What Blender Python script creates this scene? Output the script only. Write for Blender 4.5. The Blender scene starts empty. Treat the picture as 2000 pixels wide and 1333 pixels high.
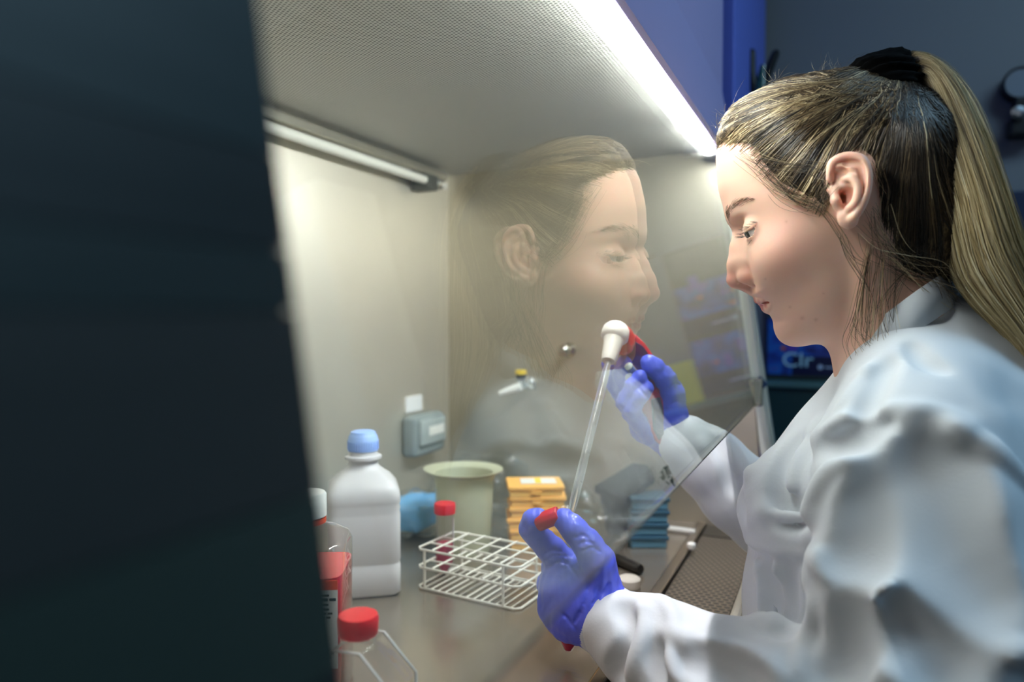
import bpy, bmesh, math, random
import numpy as np
from mathutils import Vector, Matrix
from mathutils.bvhtree import BVHTree
try:
    import openvdb as vdb
except ImportError:
    import pyopenvdb as vdb

random.seed(7); np.random.seed(7)
SC = bpy.context.scene
COL = SC.collection
# ------------------------------------------------------------------ camera
CZ = 1.28                                   # lens height above the floor
CAM = Vector((0, 0, CZ))
YAW, PITCH, FPX = math.radians(24.1), math.radians(1.8), 1420.0
FWD = Vector((-math.sin(YAW)*math.cos(PITCH), math.cos(YAW)*math.cos(PITCH), -math.sin(PITCH)))
RGT = Vector((math.cos(YAW), math.sin(YAW), 0))
UPV = RGT.cross(FWD)
cd = bpy.data.cameras.new('camera')
cam = bpy.data.objects.new('camera', cd); COL.objects.link(cam)
cam.matrix_world = Matrix(((RGT.x, UPV.x, -FWD.x, CAM.x), (RGT.y, UPV.y, -FWD.y, CAM.y), (RGT.z, UPV.z, -FWD.z, CAM.z), (0, 0, 0, 1)))
cd.sensor_width = 36; cd.lens = 36*FPX/2000
cd.clip_start = 0.01
cd.dof.use_dof = True; cd.dof.focus_distance = 0.69; cd.dof.aperture_fstop = 2.8
SC.camera = cam
# ------------------------------------------------------------------ world, room light, exposure
SC.view_settings.view_transform = 'Standard'; SC.view_settings.look = 'None'
SC.view_settings.gamma = 1; SC.view_settings.use_curve_mapping = False
SC.view_settings.exposure = 0.12
SC.cycles.use_denoising = True
SC.cycles.max_bounces = 14; SC.cycles.transparent_max_bounces = 32
SC.cycles.transmission_bounces = 10; SC.cycles.glossy_bounces = 8
SC.cycles.caustics_reflective = True; SC.cycles.caustics_refractive = False
wd = bpy.data.worlds.new('world'); SC.world = wd; wd.use_nodes = True
wd.node_tree.nodes['Background'].inputs[0].default_value = (0.35, 0.5, 0.75, 1)
wd.node_tree.nodes['Background'].inputs[1].default_value = 0.05
def area(name, loc, aim, sx, sy, col, power):
    l = bpy.data.lights.new(name, 'AREA'); l.shape = 'RECTANGLE'; l.size = sx; l.size_y = sy
    l.color = col; l.energy = power
    o = bpy.data.objects.new(name, l); COL.objects.link(o); o.location = loc
    o.rotation_euler = (Vector(aim)-Vector(loc)).to_track_quat('-Z', 'Y').to_euler()
    return o
# ceiling panel of the lab room: cool, dim
area('room_and_fill_light', (1.15, 0.75, 2.55), (0.9, 0.8, 0), 0.6, 1.2, (0.46, 0.76, 1.0), 17.0)
area('room_and_fill_light', (0.55, -0.75, 2.55), (0.2, 0.3, 1.2), 1.2, 0.6, (0.9, 0.94, 1.0), 0.9)  # weak fill added behind the lens, no fixture of the room
LAMP_STRENGTH = 158.0

# ------------------------------------------------------------------ helpers
def P(px, py, d):
    px, py, d = float(px), float(py), float(d)
    return CAM + d*(FWD + (px-1000)/FPX*RGT + (666.5-py)/FPX*UPV)
def on_plane(px, py, p0, n):
    px, py = float(px), float(py)
    r = FWD + (px-1000)/FPX*RGT + (666.5-py)/FPX*UPV
    n = Vector(n); return CAM + r*((Vector(p0)-CAM).dot(n)/r.dot(n))
ZW = CZ-0.335                               # the work surface
def on_work(px, py):
    return on_plane(px, py, (0, 0, ZW), (0, 0, 1))
def depth_of(v): return (v-CAM).dot(FWD)

def rgb(h):
    c = [int(h[i:i+2], 16)/255 for i in (0, 2, 4)]
    return tuple(x/12.92 if x < .04045 else ((x+.055)/1.055)**2.4 for x in c)+(1,)
def nd(nt, t, **kw):
    n = nt.nodes.new(t)
    for k, v in kw.items():
        if k in n.inputs: n.inputs[k].default_value = v
        else: setattr(n, k, v)
    return n
def mat(name, col, rough=.5, metal=0, spec=.5, trans=0, ior=1.45, emis=None, sss=0, sheen=0, bump=None, coat=0, vary=None, aniso=0, alpha=1):
    """principled material; bump=(scale, strength, distance[, stretch]); vary=(scale, amount)"""
    m = bpy.data.materials.new(name); m.use_nodes = True
    nt = m.node_tree; b = nt.nodes['Principled BSDF']
    c = rgb(col) if isinstance(col, str) else tuple(col)+(1,)*(4-len(col))
    b.inputs['Base Color'].default_value = c
    b.inputs['Roughness'].default_value = rough; b.inputs['Metallic'].default_value = metal
    b.inputs['Specular IOR Level'].default_value = spec
    b.inputs['Transmission Weight'].default_value = trans; b.inputs['IOR'].default_value = ior
    b.inputs['Coat Weight'].default_value = coat; b.inputs['Sheen Weight'].default_value = sheen
    b.inputs['Alpha'].default_value = alpha
    if sss:
        b.inputs['Subsurface Weight'].default_value = sss
        b.inputs['Subsurface Radius'].default_value = (.012, .005, .003); b.inputs['Subsurface Scale'].default_value = 1
    if aniso: b.inputs['Anisotropic'].default_value = aniso
    if emis:
        b.inputs['Emission Color'].default_value = rgb(emis[0]); b.inputs['Emission Strength'].default_value = emis[1]
    tc = None
    if bump or vary: tc = nd(nt, 'ShaderNodeTexCoord')
    if bump:
        mp = nd(nt, 'ShaderNodeMapping'); nt.links.new(tc.outputs['Object'], mp.inputs[0])
        if len(bump) > 3: mp.inputs['Scale'].default_value = bump[3]
        nz = nd(nt, 'ShaderNodeTexNoise', Scale=bump[0], Detail=4.0); nt.links.new(mp.outputs[0], nz.inputs['Vector'])
        bp = nd(nt, 'ShaderNodeBump', Strength=bump[1], Distance=bump[2])
        nt.links.new(nz.outputs['Fac'], bp.inputs['Height']); nt.links.new(bp.outputs[0], b.inputs['Normal'])
    if vary:
        nz = nd(nt, 'ShaderNodeTexNoise', Scale=vary[0], Detail=5.0); nt.links.new(tc.outputs['Object'], nz.inputs['Vector'])
        hs = nd(nt, 'ShaderNodeHueSaturation', Color=c)
        mr = nd(nt, 'ShaderNodeMapRange'); mr.inputs['From Min'].default_value = .3; mr.inputs['From Max'].default_value = .7
        mr.inputs['To Min'].default_value = 1-vary[1]; mr.inputs['To Max'].default_value = 1+vary[1]
        nt.links.new(nz.outputs['Fac'], mr.inputs['Value']); nt.links.new(mr.outputs[0], hs.inputs['Value'])
        nt.links.new(hs.outputs[0], b.inputs['Base Color'])
    return m

def tag(o, label=None, cat=None, group=None, kind=None):
    if label: o['label'] = label
    if cat: o['category'] = cat
    if group: o['group'] = group
    if kind: o['kind'] = kind
    return o
def thing(name, label, cat, loc=(0, 0, 0), rz=0, group=None):
    o = bpy.data.objects.new(name, None); COL.objects.link(o); o.empty_display_size = .02
    o.location = loc; o.rotation_euler = (0, 0, rz)
    bpy.context.view_layer.update()
    return tag(o, label, cat, group)
def link(name, me, m, parent=None, smooth=True, world=False):
    """world=True: mesh is given in world coordinates and keeps its place under the parent"""
    o = bpy.data.objects.new(name, me); COL.objects.link(o)
    if m is not None: me.materials.append(m)
    if smooth: me.polygons.foreach_set('use_smooth', [True]*len(me.polygons))
    if parent is not None:
        o.parent = parent
        if world:
            bpy.context.view_layer.update(); o.matrix_parent_inverse = parent.matrix_world.inverted()
    me.update()
    return o
def obj(name, bm, m, parent=None, smooth=False, world=False, angle=None):
    me = bpy.data.meshes.new(name); bmesh.ops.recalc_face_normals(bm, faces=bm.faces[:]); bm.to_mesh(me); bm.free()
    o = link(name, me, m, parent, smooth or angle is not None, world)
    if angle is not None: me.set_sharp_from_angle(angle=math.radians(angle))
    return o
def box(bm, lo, hi, bev=0, seg=2, M=None):
    lo, hi = Vector(lo), Vector(hi)
    r = bmesh.ops.create_cube(bm, size=1)
    for v in r['verts']:
        v.co = Vector(((lo[i]+hi[i])/2 + v.co[i]*(hi[i]-lo[i]) for i in range(3)))
    vs = r['verts']
    if bev:
        es = list({e for v in vs for e in v.link_edges})
        g = bmesh.ops.bevel(bm, geom=es, offset=bev, segments=seg, profile=.5, affect='EDGES')
        vs = list({v for f in g['faces'] for v in f.verts} | {v for v in vs if v.is_valid})
    if M is not None:
        bmesh.ops.transform(bm, matrix=M, verts=vs)
    return vs
def prism(bm, pts, z0, z1, bev=0, M=None):
    """polygon in XY extruded along Z"""
    lo = [bm.verts.new((x, y, z0)) for x, y in pts]; hi = [bm.verts.new((x, y, z1)) for x, y in pts]
    n = len(pts); bm.faces.new(lo[::-1]); bm.faces.new(hi)
    for i in range(n): bm.faces.new((lo[i], lo[(i+1) % n], hi[(i+1) % n], hi[i]))
    vs = lo+hi
    if bev:
        es = list({e for v in vs for e in v.link_edges})
        g = bmesh.ops.bevel(bm, geom=es, offset=bev, segments=2, profile=.5, affect='EDGES')
        vs = list({v for f in g['faces'] for v in f.verts} | {v for v in vs if v.is_valid})
    if M is not None: bmesh.ops.transform(bm, matrix=M, verts=vs)
def frame(a, b):
    z = (Vector(b)-Vector(a)).normalized()
    x = z.orthogonal().normalized(); y = z.cross(x)
    return x, y, z
def lathe(bm, prof, n=32, M=None, cap=True, shape=None):
    """prof: (r, z) list; shape(angle)->radius factor"""
    rings = []
    for r, z in prof:
        rg = []
        for i in range(n):
            a = 2*math.pi*i/n; q = r*(shape(a, z) if shape else 1)
            rg.append(bm.verts.new((q*math.cos(a), q*math.sin(a), z)))
        rings.append(rg)
    for A, B in zip(rings, rings[1:]):
        for i in range(n): bm.faces.new((A[i], A[(i+1) % n], B[(i+1) % n], B[i]))
    if cap:
        bm.faces.new(rings[0][::-1]); bm.faces.new(rings[-1])
    vs = [v for r in rings for v in r]
    if M is not None: bmesh.ops.transform(bm, matrix=M, verts=vs)
    return vs
def align(a, b):
    """matrix taking +Z at origin to direction a->b at a"""
    q = (Vector(b)-Vector(a)).to_track_quat('Z', 'Y')
    return Matrix.Translation(Vector(a)) @ q.to_matrix().to_4x4()
def tube(bm, pts, r, n=8, closed=False):
    """tube along a polyline; r constant or list"""
    pts = [Vector(p) for p in pts]; m = len(pts)
    rr = r if isinstance(r, (list, tuple)) else [r]*m
    rings = []; prev = None
    for i, p in enumerate(pts):
        a = pts[(i-1) % m] if (closed or i) else p; b = pts[(i+1) % m] if (closed or i < m-1) else p
        t = (b-a).normalized()
        if prev is None: x = t.orthogonal().normalized()
        else:
            x = prev - t*prev.dot(t); x.normalize()
        prev = x; y = t.cross(x)
        rings.append([bm.verts.new(p + (x*math.cos(2*math.pi*j/n)+y*math.sin(2*math.pi*j/n))*rr[i]) for j in range(n)])
    rg = list(zip(rings, rings[1:])) + ([(rings[-1], rings[0])] if closed else [])
    for A, B in rg:
        for j in range(n): bm.faces.new((A[j], A[(j+1) % n], B[(j+1) % n], B[j]))
    if not closed:
        bm.faces.new(rings[0][::-1]); bm.faces.new(rings[-1])
def spline(pts, n, closed=False):
    """catmull-rom through points (any dimension), n samples per span"""
    p = np.array([list(q) for q in pts], float); m = len(p); out = []
    for i in range(m if closed else m-1):
        g = lambda k: p[k % m] if closed else p[min(max(k, 0), m-1)]
        p0, p1, p2, p3 = g(i-1), g(i), g(i+1), g(i+2)
        for j in range(n):
            t = j/n
            out.append(.5*(2*p1+(p2-p0)*t+(2*p0-5*p1+4*p2-p3)*t*t+(-p0+3*p1-3*p2+p3)*t**3))
    if not closed: out.append(p[-1])
    return np.array(out)
def strands_mesh(name, polys, rads, m, parent=None, world=True, n=3, seeds=None):
    """many thin tapering tubes in one numpy-built mesh (hair)"""
    V = []; F = []; U = []; base = 0
    ang = np.arange(n)*2*math.pi/n
    for idx, (pl, r) in enumerate(zip(polys, rads)):
        pl = np.asarray(pl); k = len(pl)
        t = np.gradient(pl, axis=0); t /= np.linalg.norm(t, axis=1, keepdims=True)+1e-12
        ref = np.array([.3, .2, .93]); x = np.cross(t, ref); x /= np.linalg.norm(x, axis=1, keepdims=True)+1e-12
        y = np.cross(t, x); w = r*np.clip(np.sin(np.linspace(.35, 3.0, k))**.5, .15, 1)
        ring = pl[:, None, :] + w[:, None, None]*(x[:, None, :]*np.cos(ang)[None, :, None]+y[:, None, :]*np.sin(ang)[None, :, None])
        V.append(ring.reshape(-1, 3)); U.append(np.full(k*n, (idx*0.61803) % 1 if seeds is None else seeds[idx]))
        i = np.arange(k-1)[:, None]*n; j = np.arange(n)[None, :]; j2 = (j+1) % n
        F.append(np.stack([i+j, i+j2, i+n+j2, i+n+j], -1).reshape(-1, 4)+base); base += k*n
    V = np.concatenate(V); F = np.concatenate(F)
    me = mesh_np(name, V, F)
    at = me.attributes.new('seed', 'FLOAT', 'POINT'); at.data.foreach_set('value', np.concatenate(U).astype(np.float32))
    return link(name, me, m, parent, True, world)
def mesh_np(name, V, quads, tris=None):
    me = bpy.data.meshes.new(name)
    nt = 0 if tris is None else len(tris)
    nq = len(quads)
    me.vertices.add(len(V)); me.vertices.foreach_set('co', np.asarray(V, np.float32).ravel())
    loops = np.concatenate([np.asarray(quads, np.int32).ravel()] + ([np.asarray(tris, np.int32).ravel()] if nt else []))
    me.loops.add(len(loops)); me.loops.foreach_set('vertex_index', loops)
    st = np.concatenate([np.arange(nq)*4, nq*4+np.arange(nt)*3]).astype(np.int32)
    me.polygons.add(nq+nt); me.polygons.foreach_set('loop_start', st)
    me.update(calc_edges=True); me.validate()
    return me

class Vol:
    """signed distance volume; primitives are blended into it and a smooth skin is drawn over it"""
    def __init__(s, lo, hi, vox):
        s.lo = np.array(lo, float); s.v = vox
        s.n = np.ceil((np.array(hi, float)-s.lo)/vox).astype(int)+1
        s.ax = [s.lo[i]+vox*np.arange(s.n[i]) for i in range(3)]
        s.f = np.full(s.n, .2, np.float32)
    def win(s, lo, hi):
        a = np.clip(np.floor((np.array(lo)-s.lo)/s.v).astype(int), 0, s.n); b = np.clip(np.ceil((np.array(hi)-s.lo)/s.v).astype(int)+1, 0, s.n)
        sl = tuple(slice(a[i], b[i]) for i in range(3))
        X = [s.ax[i][sl[i]].astype(np.float32) for i in range(3)]
        return sl, X[0][:, None, None], X[1][None, :, None], X[2][None, None, :]
    def add(s, sl, d, k):
        f = s.f[sl]
        if k > 0:
            h = np.maximum(k-np.abs(f-d), 0)/k; s.f[sl] = np.minimum(f, d)-h*h*k*.25
        else: s.f[sl] = np.minimum(f, d)
    def cut(s, sl, d, k):
        f = s.f[sl]; d = -d
        if k > 0:
            h = np.maximum(k-np.abs(f-d), 0)/k; s.f[sl] = np.maximum(f, d)+h*h*k*.25
        else: s.f[sl] = np.maximum(f, d)
    def cone(s, a, b, ra, rb, k=.01, cut=False, sq=None):
        """round cone a->b. sq=(axis vector, factor): squashed along an axis"""
        a = np.array(a, float); b = np.array(b, float); R = max(ra, rb)+k+4*s.v
        sl, X, Y, Z = s.win(np.minimum(a, b)-R, np.maximum(a, b)+R)
        if s.f[sl].size == 0: return
        ba = b-a; L = float(ba@ba)+1e-12
        px, py, pz = X-a[0], Y-a[1], Z-a[2]
        h = np.clip((px*ba[0]+py*ba[1]+pz*ba[2])/L, 0, 1)
        qx, qy, qz = px-h*ba[0], py-h*ba[1], pz-h*ba[2]
        q2 = qx*qx+qy*qy+qz*qz
        if sq is not None:
            u = np.array(sq[0], float); u /= np.linalg.norm(u); e = qx*u[0]+qy*u[1]+qz*u[2]
            q2 = q2+e*e*(1/sq[1]**2-1)
        d = np.sqrt(q2)-(ra+(rb-ra)*h)
        (s.cut if cut else s.add)(sl, d.astype(np.float32), k)
    def chain(s, pts, k=.01, kin=.008, cut=False, sq=None):
        """pts: (point, r)"""
        for (a, ra), (b, rb) in zip(pts, pts[1:]): s.cone(a, b, ra, rb, k, cut, sq); k = kin if not cut else k
    def ell(s, c, r, k=.01, cut=False, M=None):
        """ellipsoid; M 3x3 rows are its axes"""
        c = np.array(c, float); r = np.array(r, float); R = r.max()+k+3*s.v
        sl, X, Y, Z = s.win(c-R, c+R)
        if s.f[sl].size == 0: return
        x, y, z = X-c[0], Y-c[1], Z-c[2]
        if M is not None:
            x, y, z = [x*M[i][0]+y*M[i][1]+z*M[i][2] for i in range(3)]
        q = np.sqrt((x/r[0])**2+(y/r[1])**2+(z/r[2])**2); g = np.sqrt((x/r[0]**2)**2+(y/r[1]**2)**2+(z/r[2]**2)**2)
        d = q*(q-1)/(g+1e-9)
        (s.cut if cut else s.add)(sl, d.astype(np.float32), k)
    def at(s, p):
        i = (np.asarray(p)-s.lo)/s.v; i = np.clip(np.rint(i).astype(int), 0, s.n-1); return s.f[i[..., 0], i[..., 1], i[..., 2]]
    def hit(s, px, py, dmax=1.4, dmin=.2):
        """where the sight line through a point of the photograph meets the surface"""
        px, py = float(px), float(py)
        ds = np.arange(dmin, dmax, s.v*.7)
        r = np.array(FWD + (px-1000)/FPX*RGT + (666.5-py)/FPX*UPV)
        pts = np.array(CAM)+ds[:, None]*r
        ins = np.all((pts > s.lo) & (pts < s.lo+s.v*(s.n-1)), axis=1); vals = np.where(ins, s.at(pts), 1)
        w = np.nonzero(vals < 0)[0]
        if len(w) == 0 or w[0] == 0: return None
        i = w[0]; a, b = vals[i-1], vals[i]; t = a/(a-b+1e-9); return pts[i-1]*(1-t)+pts[i]*t
    def smooth(s, it=1):
        for _ in range(it):
            for a in range(3):
                f = s.f; g = f.copy(); sl = [slice(None)]*3; l = sl[:]; r = sl[:]; c = sl[:]
                l[a] = slice(0, -2); r[a] = slice(2, None); c[a] = slice(1, -1)
                g[tuple(c)] = .25*f[tuple(l)]+.5*f[tuple(c)]+.25*f[tuple(r)]; s.f = g
    def mesh(s, name, relax=2):
        f = np.clip(s.f, -4*s.v, 4*s.v).astype(np.float32)
        for a in range(3):                      # keep the skin closed at the borders of the volume
            sl = [slice(None)]*3
            sl[a] = 0; f[tuple(sl)] = 4*s.v; sl[a] = -1; f[tuple(sl)] = 4*s.v
        g = vdb.FloatGrid(); g.background = 4*s.v; g.copyFromArray(f)
        pts, tris, quads = g.convertToPolygons(isovalue=0.0, adaptivity=0.0)
        V = np.asarray(pts, float)*s.v+s.lo
        quads = np.asarray(quads).astype(int); tris = np.asarray(tris).astype(int).reshape(-1, 3)
        V = relax_np(V, quads, tris, relax)
        return V, quads, tris
def relax_np(V, quads, tris, it, lam=.5):
    E = np.concatenate([quads[:, [0, 1]], quads[:, [1, 2]], quads[:, [2, 3]], quads[:, [3, 0]]] + ([tris[:, [0, 1]], tris[:, [1, 2]], tris[:, [2, 0]]] if len(tris) else []))
    cnt = np.bincount(E[:, 0], minlength=len(V))+np.bincount(E[:, 1], minlength=len(V)); cnt = np.maximum(cnt, 1)
    for i in range(it*2):
        S = np.stack([np.bincount(E[:, 0], V[E[:, 1], c], len(V))+np.bincount(E[:, 1], V[E[:, 0], c], len(V)) for c in range(3)], 1)/cnt[:, None]
        V = V+(lam if i % 2 == 0 else -lam*1.04)*(S-V)
    return V
def poly_sd(px, py, poly):
    """signed distance (inside negative) to a closed polygon for arrays px, py"""
    d = np.full(px.shape, 1e9); ins = np.zeros(px.shape, bool)
    n = len(poly)
    for i in range(n):
        ax, ay = poly[i]; bx, by = poly[(i+1) % n]
        ex, ey = bx-ax, by-ay; wx, wy = px-ax, py-ay
        t = np.clip((wx*ex+wy*ey)/(ex*ex+ey*ey+1e-15), 0, 1)
        d = np.minimum(d, (wx-ex*t)**2+(wy-ey*t)**2)
        c = ((ay <= py) & (by > py)) | ((by <= py) & (ay > py))
        with np.errstate(divide='ignore', invalid='ignore'):
            xx = ax+(py-ay)*ex/(ey if ey != 0 else 1e-15)
        ins ^= c & (px < xx)
    d = np.sqrt(d); return np.where(ins, -d, d)
def blend(px, py, ctrl, sig):
    """smooth map from control points (x, y, value)"""
    n = 0; w = 1e-9
    for x, y, v in ctrl:
        g = np.exp(-((px-x)**2+(py-y)**2)/(2*sig*sig)); n = n+g*v; w = w+g
    return n/w
def color_attr(me, name, C):
    at = me.color_attributes.new(name, 'FLOAT_COLOR', 'POINT')
    at.data.foreach_set('color', np.concatenate([C, np.ones((len(C), 1))], 1).astype(np.float32).ravel())
# ------------------------------------------------------------------ the room
M_wall = mat('grey_wall_paint', '7a7a7c', .7, bump=(40, .05, .002)); M_wall2 = mat('pale_wall_paint', 'a9b2b8', .75)
M_floor = mat('vinyl_floor', '5a5f64', .5, vary=(6, .08)); M_ceil = mat('ceiling_paint', 'b8bcc0', .8)
XR, YF, YB, ZC, XL = 2.0, 1.86, -1.6, 2.62, -0.95
def wallbox(name, lo, hi, m, **kw):
    bm = bmesh.new(); box(bm, lo, hi); return tag(obj(name, bm, m), kind='structure')
wallbox('floor', (XL-.1, YB-.1, -.05), (XR+.1, YF+.1, 0), M_floor)
wallbox('ceiling', (XL-.1, YB-.1, ZC), (XR+.1, YF+.1, ZC+.05), M_ceil)
wallbox('wall_far', (XL-.1, YF, 0), (XR+.1, YF+.1, ZC), M_wall)
wallbox('wall_right', (XR, YB, 0), (XR+.1, YF, ZC), M_wall2)
wallbox('wall_left', (XL-.1, YB, 0), (XL, YF, ZC), M_wall2)
wallbox('wall_near', (XL-.1, YB-.1, 0), (XR+.1, YB, ZC), mat('dark_wall_paint', '30383c', .8))

# ------------------------------------------------------------------ safety cabinet
TAN = .149
def xs(z, off=0): return -.129-TAN*(z-CZ)+off      # the leaning front plane
YN, YE, XB, ZT = .151, 1.20, -.667, CZ+.267
ZS = CZ-.129                                        # lower edge of the sash
def steel(name, col, rough, stretch, bstr=.25, metal=1.0, vary=.06):
    return mat(name, col, rough, metal, bump=(60, bstr, .0006, stretch), vary=(3, vary))
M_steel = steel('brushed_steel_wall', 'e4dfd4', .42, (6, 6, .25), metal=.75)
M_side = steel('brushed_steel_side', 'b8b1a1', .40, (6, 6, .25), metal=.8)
M_work = steel('worktop_steel', 'a2988b', .24, (.5, 6, 6), .12, metal=.7)
M_dark = mat('dark_green_enamel', '1a2728', .55, 0, bump=(5, .2, .01, (.3, .3, 3)), spec=.4)
M_house = mat('housing_paint', 'a9a0d0', .5); M_housedark = mat('housing_edge', '2b3036', .5)
M_alu = mat('aluminium', 'd3d6cf', .35, .45, bump=(80, .1, .0004, (1, 1, .05)))
M_white = mat('white_plastic', 'efeee9', .4); M_black = mat('black_plastic', '0c0c0e', .4)

def perforated(name, col, dark, pitch, rad, axes, rough=.35, metal=.6, alpha_dark=False):
    """sheet with staggered round holes, in object coordinates (metres)"""
    m = bpy.data.materials.new(name); m.use_nodes = True; nt = m.node_tree; b = nt.nodes['Principled BSDF']
    tc = nd(nt, 'ShaderNodeTexCoord'); sp = nd(nt, 'ShaderNodeSeparateXYZ'); nt.links.new(tc.outputs['Object'], sp.inputs[0])
    def mth(op, a, c=None):
        n = nd(nt, 'ShaderNodeMath', operation=op)
        for i, v in enumerate((a, c)):
            if v is None: continue
            if isinstance(v, (int, float)): n.inputs[i].default_value = v
            else: nt.links.new(v, n.inputs[i])
        return n.outputs[0]
    u, v = sp.outputs[axes[0]], sp.outputs[axes[1]]
    def grid(ou, ov):
        a = mth('DIVIDE', u, pitch); c = mth('DIVIDE', v, pitch*1.732)
        a = mth('SUBTRACT', mth('FRACT', mth('ADD', a, ou)), .5); c = mth('SUBTRACT', mth('FRACT', mth('ADD', c, ov)), .5)
        return mth('SQRT', mth('ADD', mth('POWER', mth('MULTIPLY', a, pitch), 2), mth('POWER', mth('MULTIPLY', c, pitch*1.732), 2)))
    d = mth('MINIMUM', grid(100.0, 100.0), grid(100.5, 100.5))
    mr = nd(nt, 'ShaderNodeMapRange'); mr.inputs['From Min'].default_value = rad*.8; mr.inputs['From Max'].default_value = rad*1.15
    nt.links.new(d, mr.inputs['Value'])
    mx = nd(nt, 'ShaderNodeMix', data_type='RGBA'); nt.links.new(mr.outputs[0], mx.inputs['Factor'])
    mx.inputs[6].default_value = rgb(dark); mx.inputs[7].default_value = rgb(col); nt.links.new(mx.outputs[2], b.inputs['Base Color'])
    bp = nd(nt, 'ShaderNodeBump', Strength=.5, Distance=.0008); nt.links.new(mr.outputs[0], bp.inputs['Height']); nt.links.new(bp.outputs[0], b.inputs['Normal'])
    b.inputs['Roughness'].default_value = rough
    mm = nd(nt, 'ShaderNodeMath', operation='MULTIPLY'); nt.links.new(mr.outputs[0], mm.inputs[0]); mm.inputs[1].default_value = metal
    nt.links.new(mm.outputs[0], b.inputs['Metallic'])
    return m
M_perf = perforated('perforated_ceiling_sheet', 'dad8d2', '6c6d66', .0042, .0013, (1, 0), .45, .35)
M_grille = perforated('perforated_grille_sheet', '857c70', '030303', .0090, .0036, (0, 1), .35, .7)

def glass_mat(name, tint=(.94, .985, .96), rough=0.0):
    m = bpy.data.materials.new(name); m.use_nodes = True; nt = m.node_tree
    nt.nodes.remove(nt.nodes['Principled BSDF']); out = nt.nodes['Material Output']
    lw = nd(nt, 'ShaderNodeLayerWeight', Blend=.5)
    pw = nd(nt, 'ShaderNodeMath', operation='POWER'); nt.links.new(lw.outputs['Facing'], pw.inputs[0]); pw.inputs[1].default_value = 5
    ml = nd(nt, 'ShaderNodeMath', operation='MULTIPLY_ADD'); nt.links.new(pw.outputs[0], ml.inputs[0]); ml.inputs[1].default_value = .93; ml.inputs[2].default_value = .04
    t = nd(nt, 'ShaderNodeBsdfTransparent'); t.inputs[0].default_value = tint+(1,)
    g = nd(nt, 'ShaderNodeBsdfGlossy'); g.inputs['Roughness'].default_value = rough; g.inputs[0].default_value = (1, 1, 1, 1)
    mx = nd(nt, 'ShaderNodeMixShader'); nt.links.new(ml.outputs[0], mx.inputs[0]); nt.links.new(t.outputs[0], mx.inputs[1]); nt.links.new(g.outputs[0], mx.inputs[2])
    nt.links.new(mx.outputs[0], out.inputs[0])
    return m
M_glass = glass_mat('sash_glass')
M_clear = glass_mat('clear_polystyrene', (.97, .97, .96), .03)

cab = thing('safety_cabinet', 'large stainless steel microbiological safety cabinet with a leaning glass sash and lit lamp', 'lab cabinet', ((XB+xs(CZ))/2, (YN+YE)/2, ZW-.08))
def cpart(name, bm, m, **kw): return obj(name, bm, m, kw.pop('parent', cab), world=True, **kw)
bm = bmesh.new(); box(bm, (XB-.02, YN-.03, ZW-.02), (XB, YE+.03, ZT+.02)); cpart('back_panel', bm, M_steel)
def side(y0, y1, m):
    bm = bmesh.new(); pts = [(XB, ZW-.02), (-.10, ZW-.02), (xs(ZS)-.008, ZS), (xs(ZT, -.008), ZT+.02), (XB, ZT+.02)]
    a = [bm.verts.new((x, y0, z)) for x, z in pts]; b = [bm.verts.new((x, y1, z)) for x, z in pts]
    bm.faces.new(a); bm.faces.new(b[::-1])
    for i in range(len(pts)): j = (i+1) % len(pts); bm.faces.new((a[i], b[i], b[j], a[j]))
    return cpart('side_panel', bm, m)
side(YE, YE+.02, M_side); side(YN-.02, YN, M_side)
bm = bmesh.new(); box(bm, (XB, YN, ZT), (xs(ZT, -.012), YE, ZT+.015)); cpart('ceiling_panel', bm, M_perf)
# work tray: flat steel, with the raised rim and slot in front of the grille
bm = bmesh.new(); box(bm, (XB, YN, ZW-.014), (-.205, YE, ZW)); cpart('work_surface', bm, M_work)
bm = bmesh.new(); box(bm, (-.2035, YN, ZW-.012), (-.190, YE, ZW+.0035), .002); cpart('tray_rim', bm, mat('tray_rim_steel', '8e8478', .3, .9))
bm = bmesh.new(); box(bm, (-.188, YN, ZW-.010), (-.108, YE-.06, ZW-.002)); cpart('front_grille', bm, M_grille)
bm = bmesh.new(); box(bm, (-.188, YE-.058, ZW-.010), (-.108, YE, ZW-.001)); cpart('grille_end_plate', bm, mat('end_plate_steel', '4a4843', .3, .8))
bm = bmesh.new(); box(bm, (-.107, YN-.03, ZW-.07), (-.094, YE+.03, ZW+.002), .004); cpart('front_lip', bm, mat('front_lip_enamel', 'b9b7ab', .35))
bm = bmesh.new(); box(bm, (XB-.02, YN-.03, ZW-.10), (-.108, YE+.03, ZW-.022)); cpart('base_body', bm, M_white)
# stand legs and base of the cabinet
for sx in (XB+.03, -.16):
    for sy in (YN+.02, YE-.02):
        bm = bmesh.new(); box(bm, (sx-.025, sy-.025, 0), (sx+.025, sy+.025, ZW-.1)); cpart('leg', bm, M_alu)
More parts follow.
